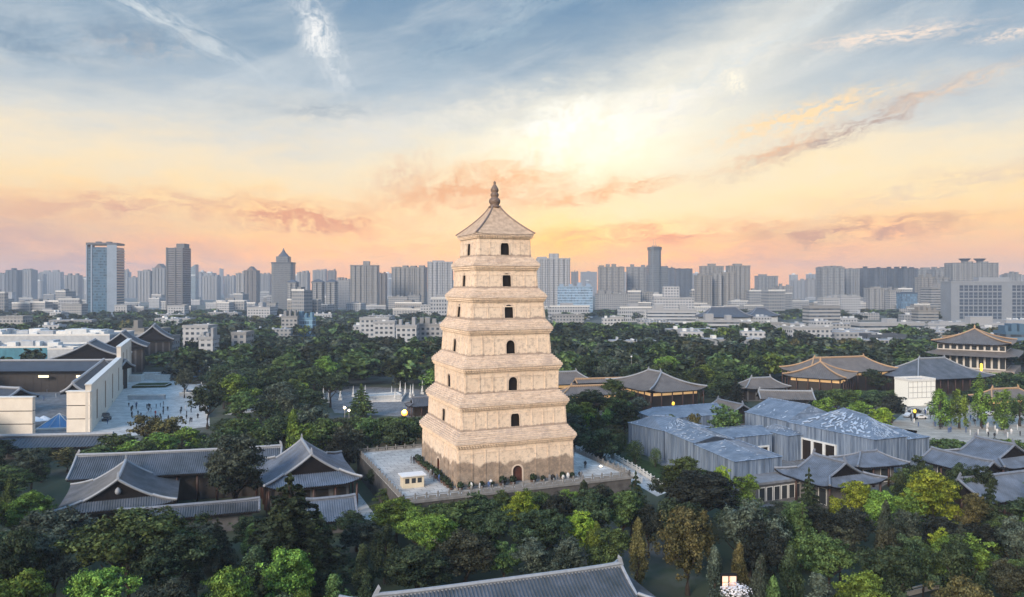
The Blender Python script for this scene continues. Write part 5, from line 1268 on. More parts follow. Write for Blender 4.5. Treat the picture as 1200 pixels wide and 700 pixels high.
def crown(kind, seed, total, leaf):
    """unit crown: tree height 10, crown width about 8"""
    rg = np.random.default_rng(seed); Cs, Ns = [], []
    if kind in ('round', 'weeping', 'spreading'):
        k = {'round':22, 'weeping':26, 'spreading':20}[kind]; zc, rx, rz_ = {'round':(6.0,2.8,2.8), 'weeping':(5.6,2.6,3.2), 'spreading':(6.6,3.4,1.9)}[kind]
        dirs = sph(rg, k, .35); per = total//k
        for i in range(k):
            rad = rg.uniform(.85, 1.6)*(1.0 if kind != 'weeping' else .8); c = np.array([0, 0, zc])+dirs[i]*np.array([rx, rx, rz_])*rg.uniform(.62, 1.16)
            if c[2] < 2.6: c[2] = 2.6+rg.uniform(0,.8)
            d = sph(rg, per, .25); st = np.array([1.1, 1.1, .72 if kind != 'weeping' else 1.5])
            nt = 11; tf = sph(rg, nt, .35)*rg.uniform(.6, 1.2, (nt, 1)); ti = rg.integers(nt, size=per)
            off = d*rg.uniform(.12, .52, (per, 1))*np.array([1, 1, .75])
            Cs.append(c+(tf[ti]+off)*st*rad); Ns.append(d+.6*tf[ti]+.2*dirs[i])
        d = sph(rg, total//8); Cs.append(np.array([0,0,zc])+d*np.array([rx,rx,rz_])*rg.uniform(.3,.8,(len(d),1))); Ns.append(d)
    elif kind == 'cedar':
        L = 11; 
        for l in range(L):
            f = l/(L-1); z_ = 1.6+8.0*f; rad = 3.9*(1-f)**.85+.25; nb = max(4, int(11*(1-f)+4)); off = rg.uniform(0, 6.28)
            for b in range(nb):
                a = off+6.283*b/nb+rg.uniform(-.2,.2); ln = rad*rg.uniform(.72, 1.12); per = max(6, int(total/(L*9)*(ln/2.4+.3)))
                t = rg.uniform(.08, 1, per)**.7; w = .55*(1-t*.6)*ln*.45
                s_ = rg.uniform(-1, 1, per)*w; x_ = np.cos(a)*t*ln-np.sin(a)*s_; y_ = np.sin(a)*t*ln+np.cos(a)*s_
                z = z_+.25*t*ln*.3-.32*(t**2)*ln*.6+rg.uniform(-.16,.16,per)
                Cs.append(np.stack([x_, y_, z], 1)); Ns.append(np.stack([np.cos(a)*.3+0*t, np.sin(a)*.3+0*t, 1+0*t], 1))
        n2 = total//7; z = rg.uniform(1.2, 10, n2); a = rg.uniform(0, 6.283, n2); r_ = .35*(10.2-z)/10*3*rg.uniform(.2,1,n2); Cs.append(np.stack([np.cos(a)*r_, np.sin(a)*r_, z],1)); Ns.append(np.stack([np.cos(a), np.sin(a), .3+0*a],1))
    elif kind in ('cypress', 'column'):
        k = 34; wd = 3.0 if kind == 'cypress' else 3.9
        for i in range(k):
            f = rg.uniform(0, 1)**.8; z_ = .9+7.6*f; prof = (np.sin(min(1, (f+.12)*1.6)*1.57)*(1-f)**.55 if kind == 'cypress' else np.sin(min(1,(f+.2)*1.5)*1.57)*(1-f**3)**.5)
            a = rg.uniform(0, 6.283); r_ = wd*.62*prof*rg.uniform(.5, 1); c = np.array([np.cos(a)*r_, np.sin(a)*r_, z_]); per = total//k
            d = sph(rg, per, .3); rad = rg.uniform(.5,.95)*(.45+.6*prof)
            Cs.append(c+d*np.array([1,1,2.1])*rad*rg.uniform(.5,1.05,(per,1))); Ns.append(d*np.array([1,1,.4])+np.array([np.cos(a),np.sin(a),.3])*.5)
    elif kind == 'shrub':
        k = 7; 
        for i in range(k):
            a = rg.uniform(0, 6.283); c = np.array([np.cos(a)*1.9, np.sin(a)*1.9, 4.2+rg.uniform(-.8,1.2)]) if i else np.array([0,0,5.2]); per = total//k
            d = sph(rg, per, .3); Cs.append(c+d*np.array([2.6,2.6,3.6])*rg.uniform(.7,1.05,(per,1))); Ns.append(d)
    C = np.concatenate(Cs); N = np.concatenate(Ns); ok = C[:, 2] > .3; C, N = C[ok], N[ok]
    C[:, 2] *= 10/max(C[:, 2].max(), 1e-3)
    return diamonds(C, N, leaf, rg)
def trunk_mb(kind, seed):
    rg = random.Random(seed); m = MB(); tall = kind in ('cedar','cypress','column')
    if kind == 'shrub':
        for i in range(3): a = i*2.1; m.tube([(math.cos(a)*.15, math.sin(a)*.15, -.2), (math.cos(a)*1.2, math.sin(a)*1.2, 4.5)], [.25,.1], 5)
        return m
    top = 9.2 if tall else 5.6; pts = [(rg.uniform(-.12,.12)*i, rg.uniform(-.12,.12)*i, -.3+i*(top+.3)/5) for i in range(6)]
    m.tube(pts, [.34,.27,.23,.19,.14,.06], 7)
    if not tall:
        for k in range(6):
            a = k*1.05+rg.uniform(-.3,.3); z = rg.uniform(2.4, 4.2); r = rg.uniform(1.7, 2.6)
            m.tube([(0,0,z), (math.cos(a)*r*.5, math.sin(a)*r*.5, z+1.1), (math.cos(a)*r, math.sin(a)*r, z+2.7)], [.14,.10,.04], 5)
    return m
KN = {'round':'broadleaf_tree', 'weeping':'weeping_tree', 'spreading':'camphor_tree', 'cedar':'cedar_tree', 'cypress':'cypress_tree', 'column':'columnar_tree', 'shrub':'shrub'}
KW = {'round':'round broadleaf tree', 'weeping':'drooping dense tree', 'spreading':'layered evergreen tree', 'cedar':'tiered conifer', 'cypress':'pointed cypress', 'column':'oval evergreen tree', 'shrub':'rounded shrub'}
PROT = {}
def protos(kind, lod):
    if (kind, lod) not in PROT:
        n_, tot, lf = {'near':(4, 12000, .15), 'mid':(3, 3200, .25), 'far':(2, 700, .5)}[lod]
        if kind in ('cypress','column','shrub'): tot = int(tot*.75); lf *= .9
        PROT[kind, lod] = [(quads_mesh('crown', crown(kind, 11+37*i+len(kind), tot, lf), LM['dark green']), None) for i in range(n_)]
        PROT[kind, 'trunk'] = []
        for i in range(2):
            t = trunk_mb(kind, i); me = bpy.data.meshes.new('trunk'); me.from_pydata(t.v, [], t.f); me.update(); me.materials.append(BARK); PROT[kind, 'trunk'].append(me)
    return PROT[kind, lod]
TREES = []
trg = random.Random(2024)
def tree(kind, colr, x, y, h, w, label=None, group=None, z=0):
    """h total height, w crown width in metres"""
    lod = 'near' if y < 175 else 'mid' if y < 330 else 'far'
    ms = protos(kind, lod); me = ms[trg.randrange(len(ms))][0]
    cw = {'cypress':4.4, 'column':5.6, 'shrub':8.5}.get(kind, 8.0)
    root = thing(KN[kind], label, 'shrub' if kind == 'shrub' else 'tree', (x, y, z), trg.uniform(0, 6.28))
    sx_ = w/cw; root.scale = (sx_*trg.uniform(.94,1.06), sx_*trg.uniform(.94,1.06), h/10)
    c = bpy.data.objects.new('crown', me); COL.objects.link(c); c.parent = root
    c.material_slots[0].link = 'OBJECT'; c.material_slots[0].material = LM[colr]
    t = bpy.data.objects.new('trunk', PROT[kind, 'trunk'][trg.randrange(2)]); COL.objects.link(t); t.parent = root
    if group: root['group'] = group
    TREES.append((root, kind, colr, x, y, h, w, label)); return root
def tpx(u, vt, wp, Y, kind, colr, label):
    return tree(kind, colr, ux(u, Y), Y, max(2, vz(vt, Y)), wp*Y/F, label)
HAND = [
 (150,604,135,104,'spreading','mid green','big layered evergreen with bright green tops below the left temple gable'),
 (205,628,95,102,'spreading','dark green','dark layered evergreen right behind the big layered one at the left'),
 (62,597,105,116,'round','bluish grey green','large grey green tree left below the temple gable'),
 (12,620,90,108,'round','dark green','dark tree cut by the left edge below the temple roofs'),
 (22,672,90,86,'round','fresh green','light green tree filling the bottom left corner'),
 (120,668,80,90,'spreading','fresh green','light green low tree at the bottom edge, second from the left corner'),
 (36,576,62,130,'round','fresh green','fresh green tree left of the first temple roof'),
 (8,545,70,150,'round','mid green','mid green tree at the left edge beside the long tiled hall'),
 (274,507,78,143,'round','bluish grey green','tall grey green tree rising between the two gabled temple halls'),
 (340,556,150,110,'cedar','dark green','tall dark tiered conifer standing before the tall gabled hall'),
 (255,606,50,118,'cedar','brownish grey','thin brownish conifer left of the tall dark tiered conifer'),
 (228,640,44,108,'cypress','bluish grey green','grey pointed cypress below the covered corridor'),
 (300,640,60,104,'cypress','dark green','dark cypress at the foot of the tall tiered conifer'),
 (352,690,34,93,'shrub','fresh green','bright green bush at the bottom edge left of the nearest roof'),
 (392,672,48,96,'cypress','mid green','small pointed green conifer just left of the nearest roof'),
 (432,672,44,97,'cypress','dark green','small dark pointed conifer touching the left of the nearest roof'),
 (418,600,62,127,'round','dark green','dark round tree by the white side path'),
 (464,584,66,130,'round','fresh green','fresh green tree below the left corner of the pagoda terrace'),
 (492,598,60,124,'spreading','fresh green','layered light green tree under the terrace wall, left of centre'),
 (530,592,92,124,'spreading','mid green','broad green tree under the terrace wall left of the bright tree'),
 (560,578,42,134,'round','dark green','dark tree against the terrace wall beside the bright tree'),
 (608,574,50,131,'round','bright yellow green','bright yellow green tree below the pagoda doorway'),
 (628,598,40,126,'round','fresh green','green tree leaning right of the bright tree below the pagoda'),
 (545,628,90,110,'round','brownish grey','brownish dull tree in front of the broad green tree'),
 (490,640,90,106,'round','dark green','dark low tree left above the nearest roof'),
 (590,634,46,112,'round','mid green','small teal green round tree above the nearest roof'),
 (630,632,60,110,'round','bluish grey green','grey green tree above the ridge of the nearest roof'),
 (655,578,44,134,'round','blackish green','very dark tree against the terrace wall right of the bright tree'),
 (684,562,26,139,'cypress','dark green','small dark conifer poking above the terrace balustrade'),
 (702,566,36,137,'round','blackish green','blackish tree at the terrace wall right of the small conifer'),
 (678,600,46,122,'round','bright yellow green','yellow green spiky shrub tree right of the pagoda front'),
 (698,612,30,118,'column','fresh green','light green narrow tree beside the spiky yellow tree'),
 (672,630,50,110,'round','bluish grey green','grey tree below the spiky yellow green tree'),
 (716,618,56,113,'round','mid green','round green tree above the right end of the nearest roof'),
 (745,552,40,141,'cedar','dark green','dark conifer at the right corner of the terrace wall'),
 (760,590,40,124,'round','blackish green','blackish tree right of the terrace corner'),
 (748,606,32,112,'cypress','olive brown','pale olive narrow tree beside the golden weeping tree'),
 (808,536,62,146,'round','mid green','green topped tree in front of the museum blind wall'),
 (820,550,100,138,'round','blackish green','large blackish round tree in front of the museum blind wall'),
 (784,545,48,150,'round','dark green','dark tree left of the blackish one at the museum wall'),
 (806,592,78,109,'weeping','olive brown','golden olive weeping tree at the lower middle right'),
 (845,546,26,143,'round','bright yellow green','small yellow green tree between blackish tree and museum corner'),
 (874,556,40,141,'round','fresh green','light green round tree by the glazed wing'),
 (880,584,80,114,'weeping','bluish grey green','big dense grey green tree right of the golden one'),
 (912,600,46,118,'weeping','dark green','dark dense tree right behind the big grey green one'),
 (838,640,36,98,'cypress','bluish grey green','grey cypress right of the golden weeping tree'),
 (866,636,34,99,'cypress','olive brown','brownish cypress, second from the golden weeping tree'),
 (892,648,40,94,'cypress','bluish grey green','grey cypress at the bottom, third from the golden tree'),
 (926,640,44,97,'cypress','dark green','dark cypress at the bottom, fourth from the golden tree'),
 (906,676,40,87,'cypress','mid green','short green cypress at the bottom edge near the white blossoms'),
 (948,548,36,138,'cedar','dark green','loose dark pine in front of the hall with white windows'),
 (476,588,44,137,'round','mid green','green tree hiding the left corner of the terrace wall'),
 (506,590,44,134,'round','dark green','dark tree against the terrace wall, near its left corner'),
 (582,584,34,136,'round','mid green','green tree against the terrace wall just left of the bright tree'),
 (176,610,52,124,'round','dark green','dark tree in front of the left temple gable'),
 (236,612,46,124,'round','bluish grey green','grey green tree before the covered corridor'),
 (290,606,44,126,'round','dark green','dark tree at the right end of the covered corridor'),
 (786,486,22,212,'round','mid green','small tree between the two nearest museum roofs'),
 (905,500,22,204,'round','dark green','dark tree between the museum back roof and tallest block'),
 (442,548,30,163,'round','dark green','dark tree beside the left side wall of the terrace'),
 (452,572,30,150,'round','mid green','green tree at the foot of the terrace left corner'),
 (1000,562,54,133,'round','bright yellow green','yellow green tree at the gable of the white windowed hall'),
 (1030,573,42,130,'round','fresh green','fresh green tree between the two bright yellow green trees'),
 (1094,550,70,131,'round','bright yellow green','largest bright yellow green tree at the right'),
 (1066,572,50,130,'round','fresh green','light green tree touching the left of the largest bright tree'),
 (960,590,50,124,'round','blackish green','first of the blackish low trees below the white windowed hall'),
 (1000,594,56,124,'round','blackish green','second of the blackish low trees, in the middle of the dark row'),
 (1096,604,60,122,'round','blackish green','blackish low tree under the largest bright tree'),
 (1062,596,48,118,'weeping','bluish grey green','silvery green small tree below the bright trees'),
 (1040,616,42,110,'column','brownish grey','dark brown column shaped tree at the lower right'),
 (985,617,54,112,'round','brownish grey','dull brown round tree left of the brown column tree'),
 (1082,630,50,106,'round','mid green','green round tree right of the brown column tree'),
 (1104,618,34,112,'round','bright yellow green','small yellow green tree behind the pale bluish conifer'),
 (1126,612,62,112,'cedar','bluish grey green','pale bluish conifer at the lower right'),
 (1160,560,38,132,'cedar','dark green','dark pointed conifer in front of the long right hall'),
 (1138,576,42,128,'round','olive brown','brown leaved tree left of the dark pointed conifer'),
 (1178,604,60,116,'round','mid green','mid green tree at the right edge low down'),
 (1075,533,38,152,'round','dark green','dark green tree beside the small hip roofed hall'),
 (1060,548,34,144,'round','mid green','green tree in front of the small hip roofed hall'),
 (1125,542,34,146,'round','dark green','dark round tree before the narrow right hall'),
 (1150,545,34,145,'round','dark green','second dark round tree before the narrow right hall, to its right'),
 (848,474,38,206,'round','mid green','round green tree in the museum roof courtyard'),
 (814,484,20,206,'round','olive brown','small yellowish tree in the museum roof courtyard'),
 (1020,672,80,90,'round','fresh green','pale green tree at the bottom edge, lower right'),
 (960,672,60,92,'cypress','bluish grey green','grey spruce at the bottom edge right of the blossoms'),
 (1130,682,86,86,'round','olive brown','olive round tree at the bottom edge far right'),
 (1185,655,60,98,'round','brownish grey','brownish tree in the bottom right corner'),
 (700,486,34,212,'cypress','dark green','dark conical tree right of the pagoda with shaded base'),
 (690,484,22,216,'round','bright yellow green','yellow green tuft of tree behind the dark conical tree'),
 (722,476,34,226,'round','fresh green','fresh green tree before the corridor right of the pagoda'),
 (716,497,34,206,'round','olive brown','yellowish loose tree left of the museum wing'),
 (725,506,20,196,'shrub','mid green','clipped round bush nearest the museum wing, left one'),
 (744,515,24,190,'shrub','mid green','clipped round bush nearest the museum wing, right one'),
 (768,524,16,186,'shrub','mid green','small bush at the fold of the museum wall'),
 (686,457,60,240,'round','dark green','dark tree mass before the corridor roof right of the pagoda'),
 (1102,456,28,238,'column','fresh green','plaza tree first from the left of the green row'),
 (1124,456,26,236,'column','fresh green','plaza tree second from the left of the green row'),
 (1150,456,26,236,'column','fresh green','plaza tree third from the left of the green row'),
 (1175,456,28,234,'column','fresh green','plaza tree at the right end of the green row'),
 (1195,462,28,240,'column','mid green','plaza tree cut by the right edge'),
 (355,448,28,280,'round','bright yellow green','yellow green round tree left of the white stone court'),
 (170,486,44,203,'round','olive brown','yellowish tree at the forecourt front, left one'),
 (200,488,40,203,'round','olive brown','yellowish tree at the forecourt front, middle one'),
 (222,500,40,196,'round','fresh green','light green tree at the forecourt front, right one'),
 (192,508,52,188,'round','fresh green','rich green tree below the forecourt'),
 (130,510,56,186,'round','mid green','green tree below the beige facade of the mall'),
 (110,524,60,176,'round','mid green','green tree behind the first temple roof'),
 (160,516,50,184,'round','fresh green','green tree between forecourt and the long tiled hall'),
 (216,432,22,300,'round','brownish grey','brownish tree behind the forecourt planters'),
 (1108,470,40,262,'round','dark green','dark tree behind the green plaza row, left'),
 (1165,462,60,275,'round','dark green','dark tree mass behind the green plaza row, right'),
 (980,455,30,255,'round','mid green','green tree before the long ochre hall, left'),
 (1045,462,34,245,'round','blackish green','blackish tree left of the white screen building'),
 (1010,470,36,232,'round','fresh green','yellowish green tree behind the slatted museum roof, left'),
 (1035,478,30,226,'round','bright yellow green','yellowish green tree behind the slatted museum roof, right'),
 (965,466,30,240,'round','fresh green','green tree behind the museum between roof and pavilion'),
]
for h_ in HAND: tpx(*h_)
# protected views: (u0, v0, u1, v1, Y) nothing nearer than Y may rise into this window of the frame
KEEP = [(480,200,690,574,150),(452,536,735,573,142),(60,532,306,612,140),(186,555,306,606,150),(303,512,425,600,142),(445,662,765,700,84),
 (738,480,1082,540,172),(738,480,866,548,190),(860,535,1015,586,150),(985,526,1046,552,166),(1090,508,1200,548,166),(1118,552,1200,584,142),(106,438,243,506,232),(0,383,146,514,225),(30,508,98,524,190),
 (660,430,822,464,262),(905,418,1150,456,300),(1092,383,1200,436,360),(1060,474,1200,514,238),(392,455,500,488,255),(660,515,735,562,182),(700,532,780,572,178),(262,470,306,490,228),
 (412,566,444,612,128),(840,462,884,482,240),(1052,438,1092,470,280),(140,384,250,410,418),(420,372,520,394,500),(326,370,368,394,630),(940,357,990,386,700),(925,383,1215,396,520),(0,0,1200,350,5000),(775,366,925,384,600),
 (0,350,1200,362,1500),(640,362,1200,378,900)]
EXP.append(mus)
def free(x, y, r):
    for (cx, cy, yw, hx, hy) in EXC:
        dx, dy = x-cx, y-cy; a = dx*math.cos(yw)+dy*math.sin(yw); b = -dx*math.sin(yw)+dy*math.cos(yw)
        if abs(a) < hx+r*.55 and abs(b) < hy+r*.55: return False
    for poly in EXP:
        ins = False; n_ = len(poly)
        for i in range(n_):
            (x1, y1), (x2, y2) = poly[i], poly[(i+1)%n_]
            if (y1 > y) != (y2 > y) and x < (x2-x1)*(y-y1)/(y2-y1)+x1: ins = not ins
        if ins: return False
    return True
def fit(x, y, h, w):
    """shrink a tree until it clears the protected views"""
    u = 600+F*x/y
    for (u0, v0, u1, v1, Yb) in KEEP:
        if y < Yb:
            hw = w/2*F/y*.7
            if u+hw > u0 and u-hw < u1:
                vt = HV+F*(CH-h)/y; vb = HV+F*CH/y
                if vt < v1 and vb > v0:
                    hn = CH-(v1+1-HV)*y/F
                    if hn < h: h = hn
    return h
placed = [(t[3], t[4], t[6]/2) for t in TREES]
far_pts = []
def fill(Y0, Y1, step, hr, wr, rgf, kinds, colours, ind=True, zmin=3.2):
    Y = Y0
    while Y < Y1:
        st = step(Y); half = Y*.72+6; X = -half
        while X < half:
            x, y = X+rgf.uniform(-.45,.45)*st, Y+rgf.uniform(-.45,.45)*st; X += st
            h = rgf.uniform(*hr); w = rgf.uniform(*wr)
            if not free(x, y, w/2): continue
            if ind and any((x-a)**2+(y-b)**2 < (.62*(w/2+r))**2 for a, b, r in placed if abs(y-b) < 14): continue
            hf = fit(x, y, h, w)
            if hf < zmin: continue
            if hf < h: w = max(3, w*(.55+.45*hf/h)); h = hf
            k = rgf.choices(*kinds)[0] if h > 4.5 else 'shrub'; c = rgf.choices(*colours(x, y))[0]
            if k in ('cypress','column'): w *= .6
            if k == 'cedar': w *= .85
            if ind: tree(k, c, x, y, h, w); placed.append((x, y, w/2))
            else: far_pts.append((k, c, x, y, h, w))
        Y += st
CN = ['dark green','mid green','bluish grey green','fresh green','olive brown','brownish grey','blackish green']
rf = random.Random(99)
fill(80, 150, lambda Y: 6.6, (8, 12.5), (7, 10), rf, (['round','weeping','spreading','cedar','cypress','column'], [40,14,16,8,14,8]), lambda x, y: (CN, [32,28,16,17,3,2,2]))
fill(150, 235, lambda Y: 7.6, (8.5, 13), (8, 11.5), rf, (['round','weeping','spreading','cedar','cypress'], [54,8,18,9,6]), lambda x, y: (CN, [42,28,12,10,3,3,2]) if x < 0 else (CN, [42,28,12,10,3,3,2]))
fill(235, 330, lambda Y: 9.6, (10, 15), (10, 14), rf, (['round','spreading','cedar'], [66,22,12]), lambda x, y: (CN, [46,26,16,6,2,3,1]))
fill(330, 640, lambda Y: 11+(Y-330)*.012, (8, 15), (9, 22), rf, (['round','spreading','cedar'], [75,15,10]), lambda x, y: (CN, [44,27,20,3,2,4,0]), ind=False)
fill(640, 1500, lambda Y: 19+(Y-640)*.02, (6, 12), (12, 21), rf, (['round','spreading'], [75,25]), lambda x, y: (CN, [50,25,18,2,2,3,0]) if rf.random() < .75 else (CN, [1]*7), ind=False, zmin=2.0)
# the far woods: countless crowns, one object per colour
acc = {}
rn = np.random.default_rng(5)
base_ = {k: [crown(k, 300+i, 260, .85) for i in range(3)] for k in ('round','spreading','cedar')}
base_['shrub'] = [crown('shrub', 320, 160, .9)]
base2_ = {k: [crown(k, 400+i, 70, 1.6) for i in range(3)] for k in ('round','spreading')}; base2_['cedar'] = base2_['round']; base2_['shrub'] = [crown('shrub', 420, 50, 1.6)]
for (k, c, x, y, h, w) in far_pts:
    bs = (base_ if y < 560 else base2_)[k]; V = bs[rn.integers(len(bs))]; a = rn.uniform(0, 6.28); ca, sa = np.cos(a), np.sin(a)
    s = w/8; U = np.empty_like(V); U[:, 0] = (V[:, 0]*ca-V[:, 1]*sa)*s+x; U[:, 1] = (V[:, 0]*sa+V[:, 1]*ca)*s+y; U[:, 2] = V[:, 2]*h/10
    acc.setdefault(c, []).append(U)
for c, L in acc.items():
    me = quads_mesh('distant_wood', np.concatenate(L), LM[c]); o = bpy.data.objects.new('distant_wood', me); COL.objects.link(o)
    tag(o, '%s crowns mixed through the far woods beyond the halls and the pagoda' % c, 'woodland', None, 'stuff')
print('TREES', len(TREES), 'far', len(far_pts))
# labels for the trees that were not written out by hand
LAND = [('below the left temple halls', lambda u, v, Y: Y < 150 and u < 300), ('near the dark tall conifer', lambda u, v, Y: Y < 150 and u < 450),
 ('below the pagoda terrace', lambda u, v, Y: Y < 150 and u < 780), ('below the museum', lambda u, v, Y: Y < 150 and u < 1010), ('in the lower right garden', lambda u, v, Y: Y < 150),
 ('behind the left temple halls', lambda u, v, Y: Y < 235 and u < 260), ('behind the tall gabled hall', lambda u, v, Y: Y < 235 and u < 500), ('just right of the pagoda', lambda u, v, Y: Y < 235 and u < 900), ('around the right garden halls', lambda u, v, Y: Y < 235),
 ('right of the forecourt', lambda u, v, Y: u < 330), ('behind the stone court', lambda u, v, Y: u < 560), ('behind the hip roofed hall', lambda u, v, Y: u < 880), ('among the far ochre halls', lambda u, v, Y: True)]
ORD = ['first','second','third','fourth','fifth','sixth','seventh','eighth','ninth','tenth','eleventh','twelfth']
bk = {}
for (root, kind, colr, x, y, h, w, lab) in TREES:
    if lab: continue
    u = 600+F*x/y; v = HV+F*CH/y; ln = next(n_ for n_, f in LAND if f(u, v, y)); sz = 'low ' if h < 6 else 'tall ' if h > 11.5 else ''
    bk.setdefault((sz, colr, kind, ln), []).append((u, root))
for (sz, colr, kind, ln), L in bk.items():
    L.sort(key=lambda t: t[0]); n_ = len(L)
    for i, (u, root) in enumerate(L):
        b = '%s%s %s %s' % (sz, colr, KW[kind], ln)
        if n_ == 1: root['label'] = b
        elif n_ <= 12: root['label'] = b+', %s from the left' % ORD[i]
        else: root['label'] = b
        root['group'] = '%s trees %s' % (KW[kind].split()[-1] if kind != 'shrub' else 'low', ln) if kind != 'shrub' else 'shrubs '+ln
# ---------------------------------------------------------------- small things
# people
def person_mesh():
    me = bpy.data.meshes.new('person'); V = [(0,0,.95),(0,0,1.2),(0,0,1.42),(0,0,1.52),(0,.01,1.66),(.1,0,.9),(.11,.03,.5),(.11,0,.06),(.12,-.12,.03),(-.1,0,.9),(-.12,-.02,.5),(-.12,.05,.06),(-.13,-.07,.03),
        (.19,0,1.38),(.25,.02,1.1),(.26,-.08,.85),(-.19,0,1.38),(-.25,0,1.1),(-.27,-.05,.85)]
    E_ = [(0,1),(1,2),(2,3),(3,4),(0,5),(5,6),(6,7),(7,8),(0,9),(9,10),(10,11),(11,12),(2,13),(13,14),(14,15),(2,16),(16,17),(17,18)]
    me.from_pydata(V, E_, []); o = bpy.data.objects.new('tmp', me); COL.objects.link(o)
    m = o.modifiers.new('s', 'SKIN'); rr = [.15,.15,.14,.06,.11,.1,.075,.05,.05,.1,.075,.05,.05,.075,.055,.04,.075,.055,.04]
    for i, r in enumerate(rr): me.skin_vertices[0].data[i].radius = (r, r)
    me.skin_vertices[0].data[0].use_root = True
    s = o.modifiers.new('u', 'SUBSURF'); s.levels = 1; s.render_levels = 1
    dg = bpy.context.evaluated_depsgraph_get(); nm_ = bpy.data.meshes.new_from_object(o.evaluated_get(dg)); bpy.data.objects.remove(o); return nm_
PM = person_mesh()
CL = [('dark', mat('dark_clothes', (.03,.03,.035), .9)), ('white', mat('white_clothes', (.6,.6,.6), .9)), ('red', mat('red_clothes', (.35,.05,.04), .9)), ('blue', mat('blue_clothes', (.06,.10,.22), .9)), ('grey', mat('grey_clothes', (.2,.2,.21), .9))]
PM.materials.append(CL[0][1])
prg = random.Random(31); pc = {}
def person(x, y, z, where, k=None):
    k = k if k is not None else prg.choices(range(5), [5,3,1,2,2])[0]
    o = bpy.data.objects.new('person', PM); COL.objects.link(o); o.location = (x, y, z-.0); o.rotation_euler = (0,0,prg.uniform(0,6.28)); s = prg.uniform(.94,1.06); o.scale = (s*1.1, s*1.1, s)
    o.material_slots[0].link = 'OBJECT'; o.material_slots[0].material = CL[k][1]
    tag(o, 'small person in %s clothes standing %s' % (CL[k][0], where), 'person', 'people '+where)
for i in range(60):
    u, v = prg.uniform(150, 236), prg.uniform(474, 498); 
    x, y = px(u, v); person(x, y, .02, 'on the pale forecourt at the left', 0 if prg.random() < .7 else None)
for (u, v) in ((131,474),(126,497),(120,494),(137,462)): person(*px(u, v), .02, 'beside the long beige wall')
for i in range(60):
    u = prg.uniform(1062, 1196); v = 484+(u-1062)*.13+prg.uniform(-3, 18); person(*px(u, v), .02, 'on the plaza at the right')
for i in range(24):
    u, v = prg.uniform(4, 100), prg.uniform(452, 470); person(*px(u, v), .02, 'in the mall court at the left')
for i in range(14):
    a = prg.uniform(-12, 14); x, y = PL(a, prg.uniform(-15.8, -13.9)); person(x, y, PZ, 'at the front foot of the pagoda')
for i in range(8):
    x, y = PL(prg.uniform(-16.5, -14), prg.uniform(-12, 12)); person(x, y, PZ, 'at the left foot of the pagoda')
for i in range(5):
    x, y = PL(prg.uniform(15, 22), prg.uniform(-8, 12)); person(x, y, PZ, 'on the terrace right of the pagoda')
for i in range(9):
    u, v = prg.uniform(402, 440), prg.uniform(466, 480); person(*px(u, v), .02, 'in the white stone court')
# pots with shrubs round the foot
pot = thing('potted_shrub', 'dark potted shrub at the pagoda foot', 'potted plant'); MB().lathe([(.3,0),(.45,.5),(.4,.52)], 8).build('pot', POT, pot)
lf = ball_leaf(.55, 160, random.Random(3), .16).build('foliage', LM['dark green'], pot); lf.location = (0,0,.4)
first = True
for i in range(26):
    if i < 14: a, b = -13.9, -12.5+i*1.9; w = 'along the left foot of the pagoda'
    else: a, b = -12.5+(i-14)*2.2, -13.9; w = 'along the front foot of the pagoda'
    if i >= 14 and abs(a) < 1.2: continue
    o = pot if first else dup(pot); first = False; x, y = PL(a, b); o.location = (x, y, PZ); s = prg.uniform(.9, 1.5); o.scale = (s, s, s)
    o['group'] = 'potted shrubs '+w; o['label'] = 'dark potted shrub in the row '+w
# pavilion, stupas and white rails of the stone court
WS = mat('white_marble', (.62,.62,.60), .6, 2, .15)
hall('small_pavilion', 'small dark roofed pavilion with red posts beside the orange lamp', 'pavilion', px(492, 487), TH, 9, 7, 3.6, 6.2, 'hipgable', TILE_D, RIDGE, wall=BROWNW, up=.5, rib=.6, exm=.5, ridge_w=.2)
st = thing('stone_stupa', '', 'stupa'); MB().box(-.6,.6,-.6,.6,0,.8).build('base', WS, st); MB().lathe([(.5,.8),(.55,1.6),(.35,1.9),(.45,2.1),(.2,2.4),(.28,3.0),(.14,4.2),(.03,5.4)], 10).build('spire', WS, st, True)
SP = [(379,468),(385,472),(399,469),(414,465),(419,474),(428,466),(459,466),(463,470),(475,462),(481,466),(484,464),(469,459),(495,462)]
SP.sort()
for i, (u, v) in enumerate(SP):
    o = st if i == 0 else dup(st); x, y = px(u, v); o.location = (x, y, 0); s = prg.uniform(.75, 1.25); o.scale = (s, s, s)
    o['group'] = 'white stone stupas'; o['label'] = 'slender white stone stupa in the stone court, %s from the left of %d' % ((ORD+['last'])[i], len(SP))
def rail_white(name, label, pts, h=1.1, z=0, sp=2.2):
    r = thing(name, label, 'railing', (pts[0][0], pts[0][1], z))
    P_ = [Vector((p[0]-pts[0][0], p[1]-pts[0][1], 0)) for p in pts]; m = MB(); q_ = MB()
    for a, b in zip(P_, P_[1:]):
        L = (b-a).length; yaw = math.atan2(b.y-a.y, b.x-a.x); c = (a+b)/2
        m.obox((c.x, c.y), L/2, .06, h*.8, h*.95, yaw); m.obox((c.x, c.y), L/2, .05, .1, h*.62, yaw)
        k = max(1, int(L/sp))
        for i in range(k+1):
            p = a+(b-a)*i/k; MB().obox((0,0), .13, .13, 0, h*1.2, yaw).build('post', WS, r).location = (p.x, p.y, 0)
    m.build('rail', WS, r); return r
rail_white('stone_railing', 'white stone railing along the front of the stone court', [px(404,485), px(436,482)])
rail_white('stone_railing', 'white stone railing round the raised part of the stone court', [px(428,472), px(470,471), px(476,462)])
rail_white('stone_railing', 'long pale stone railing climbing beside the lawn right of the pagoda', [px(716,536), px(746,552), px(776,572)], h=1.3)
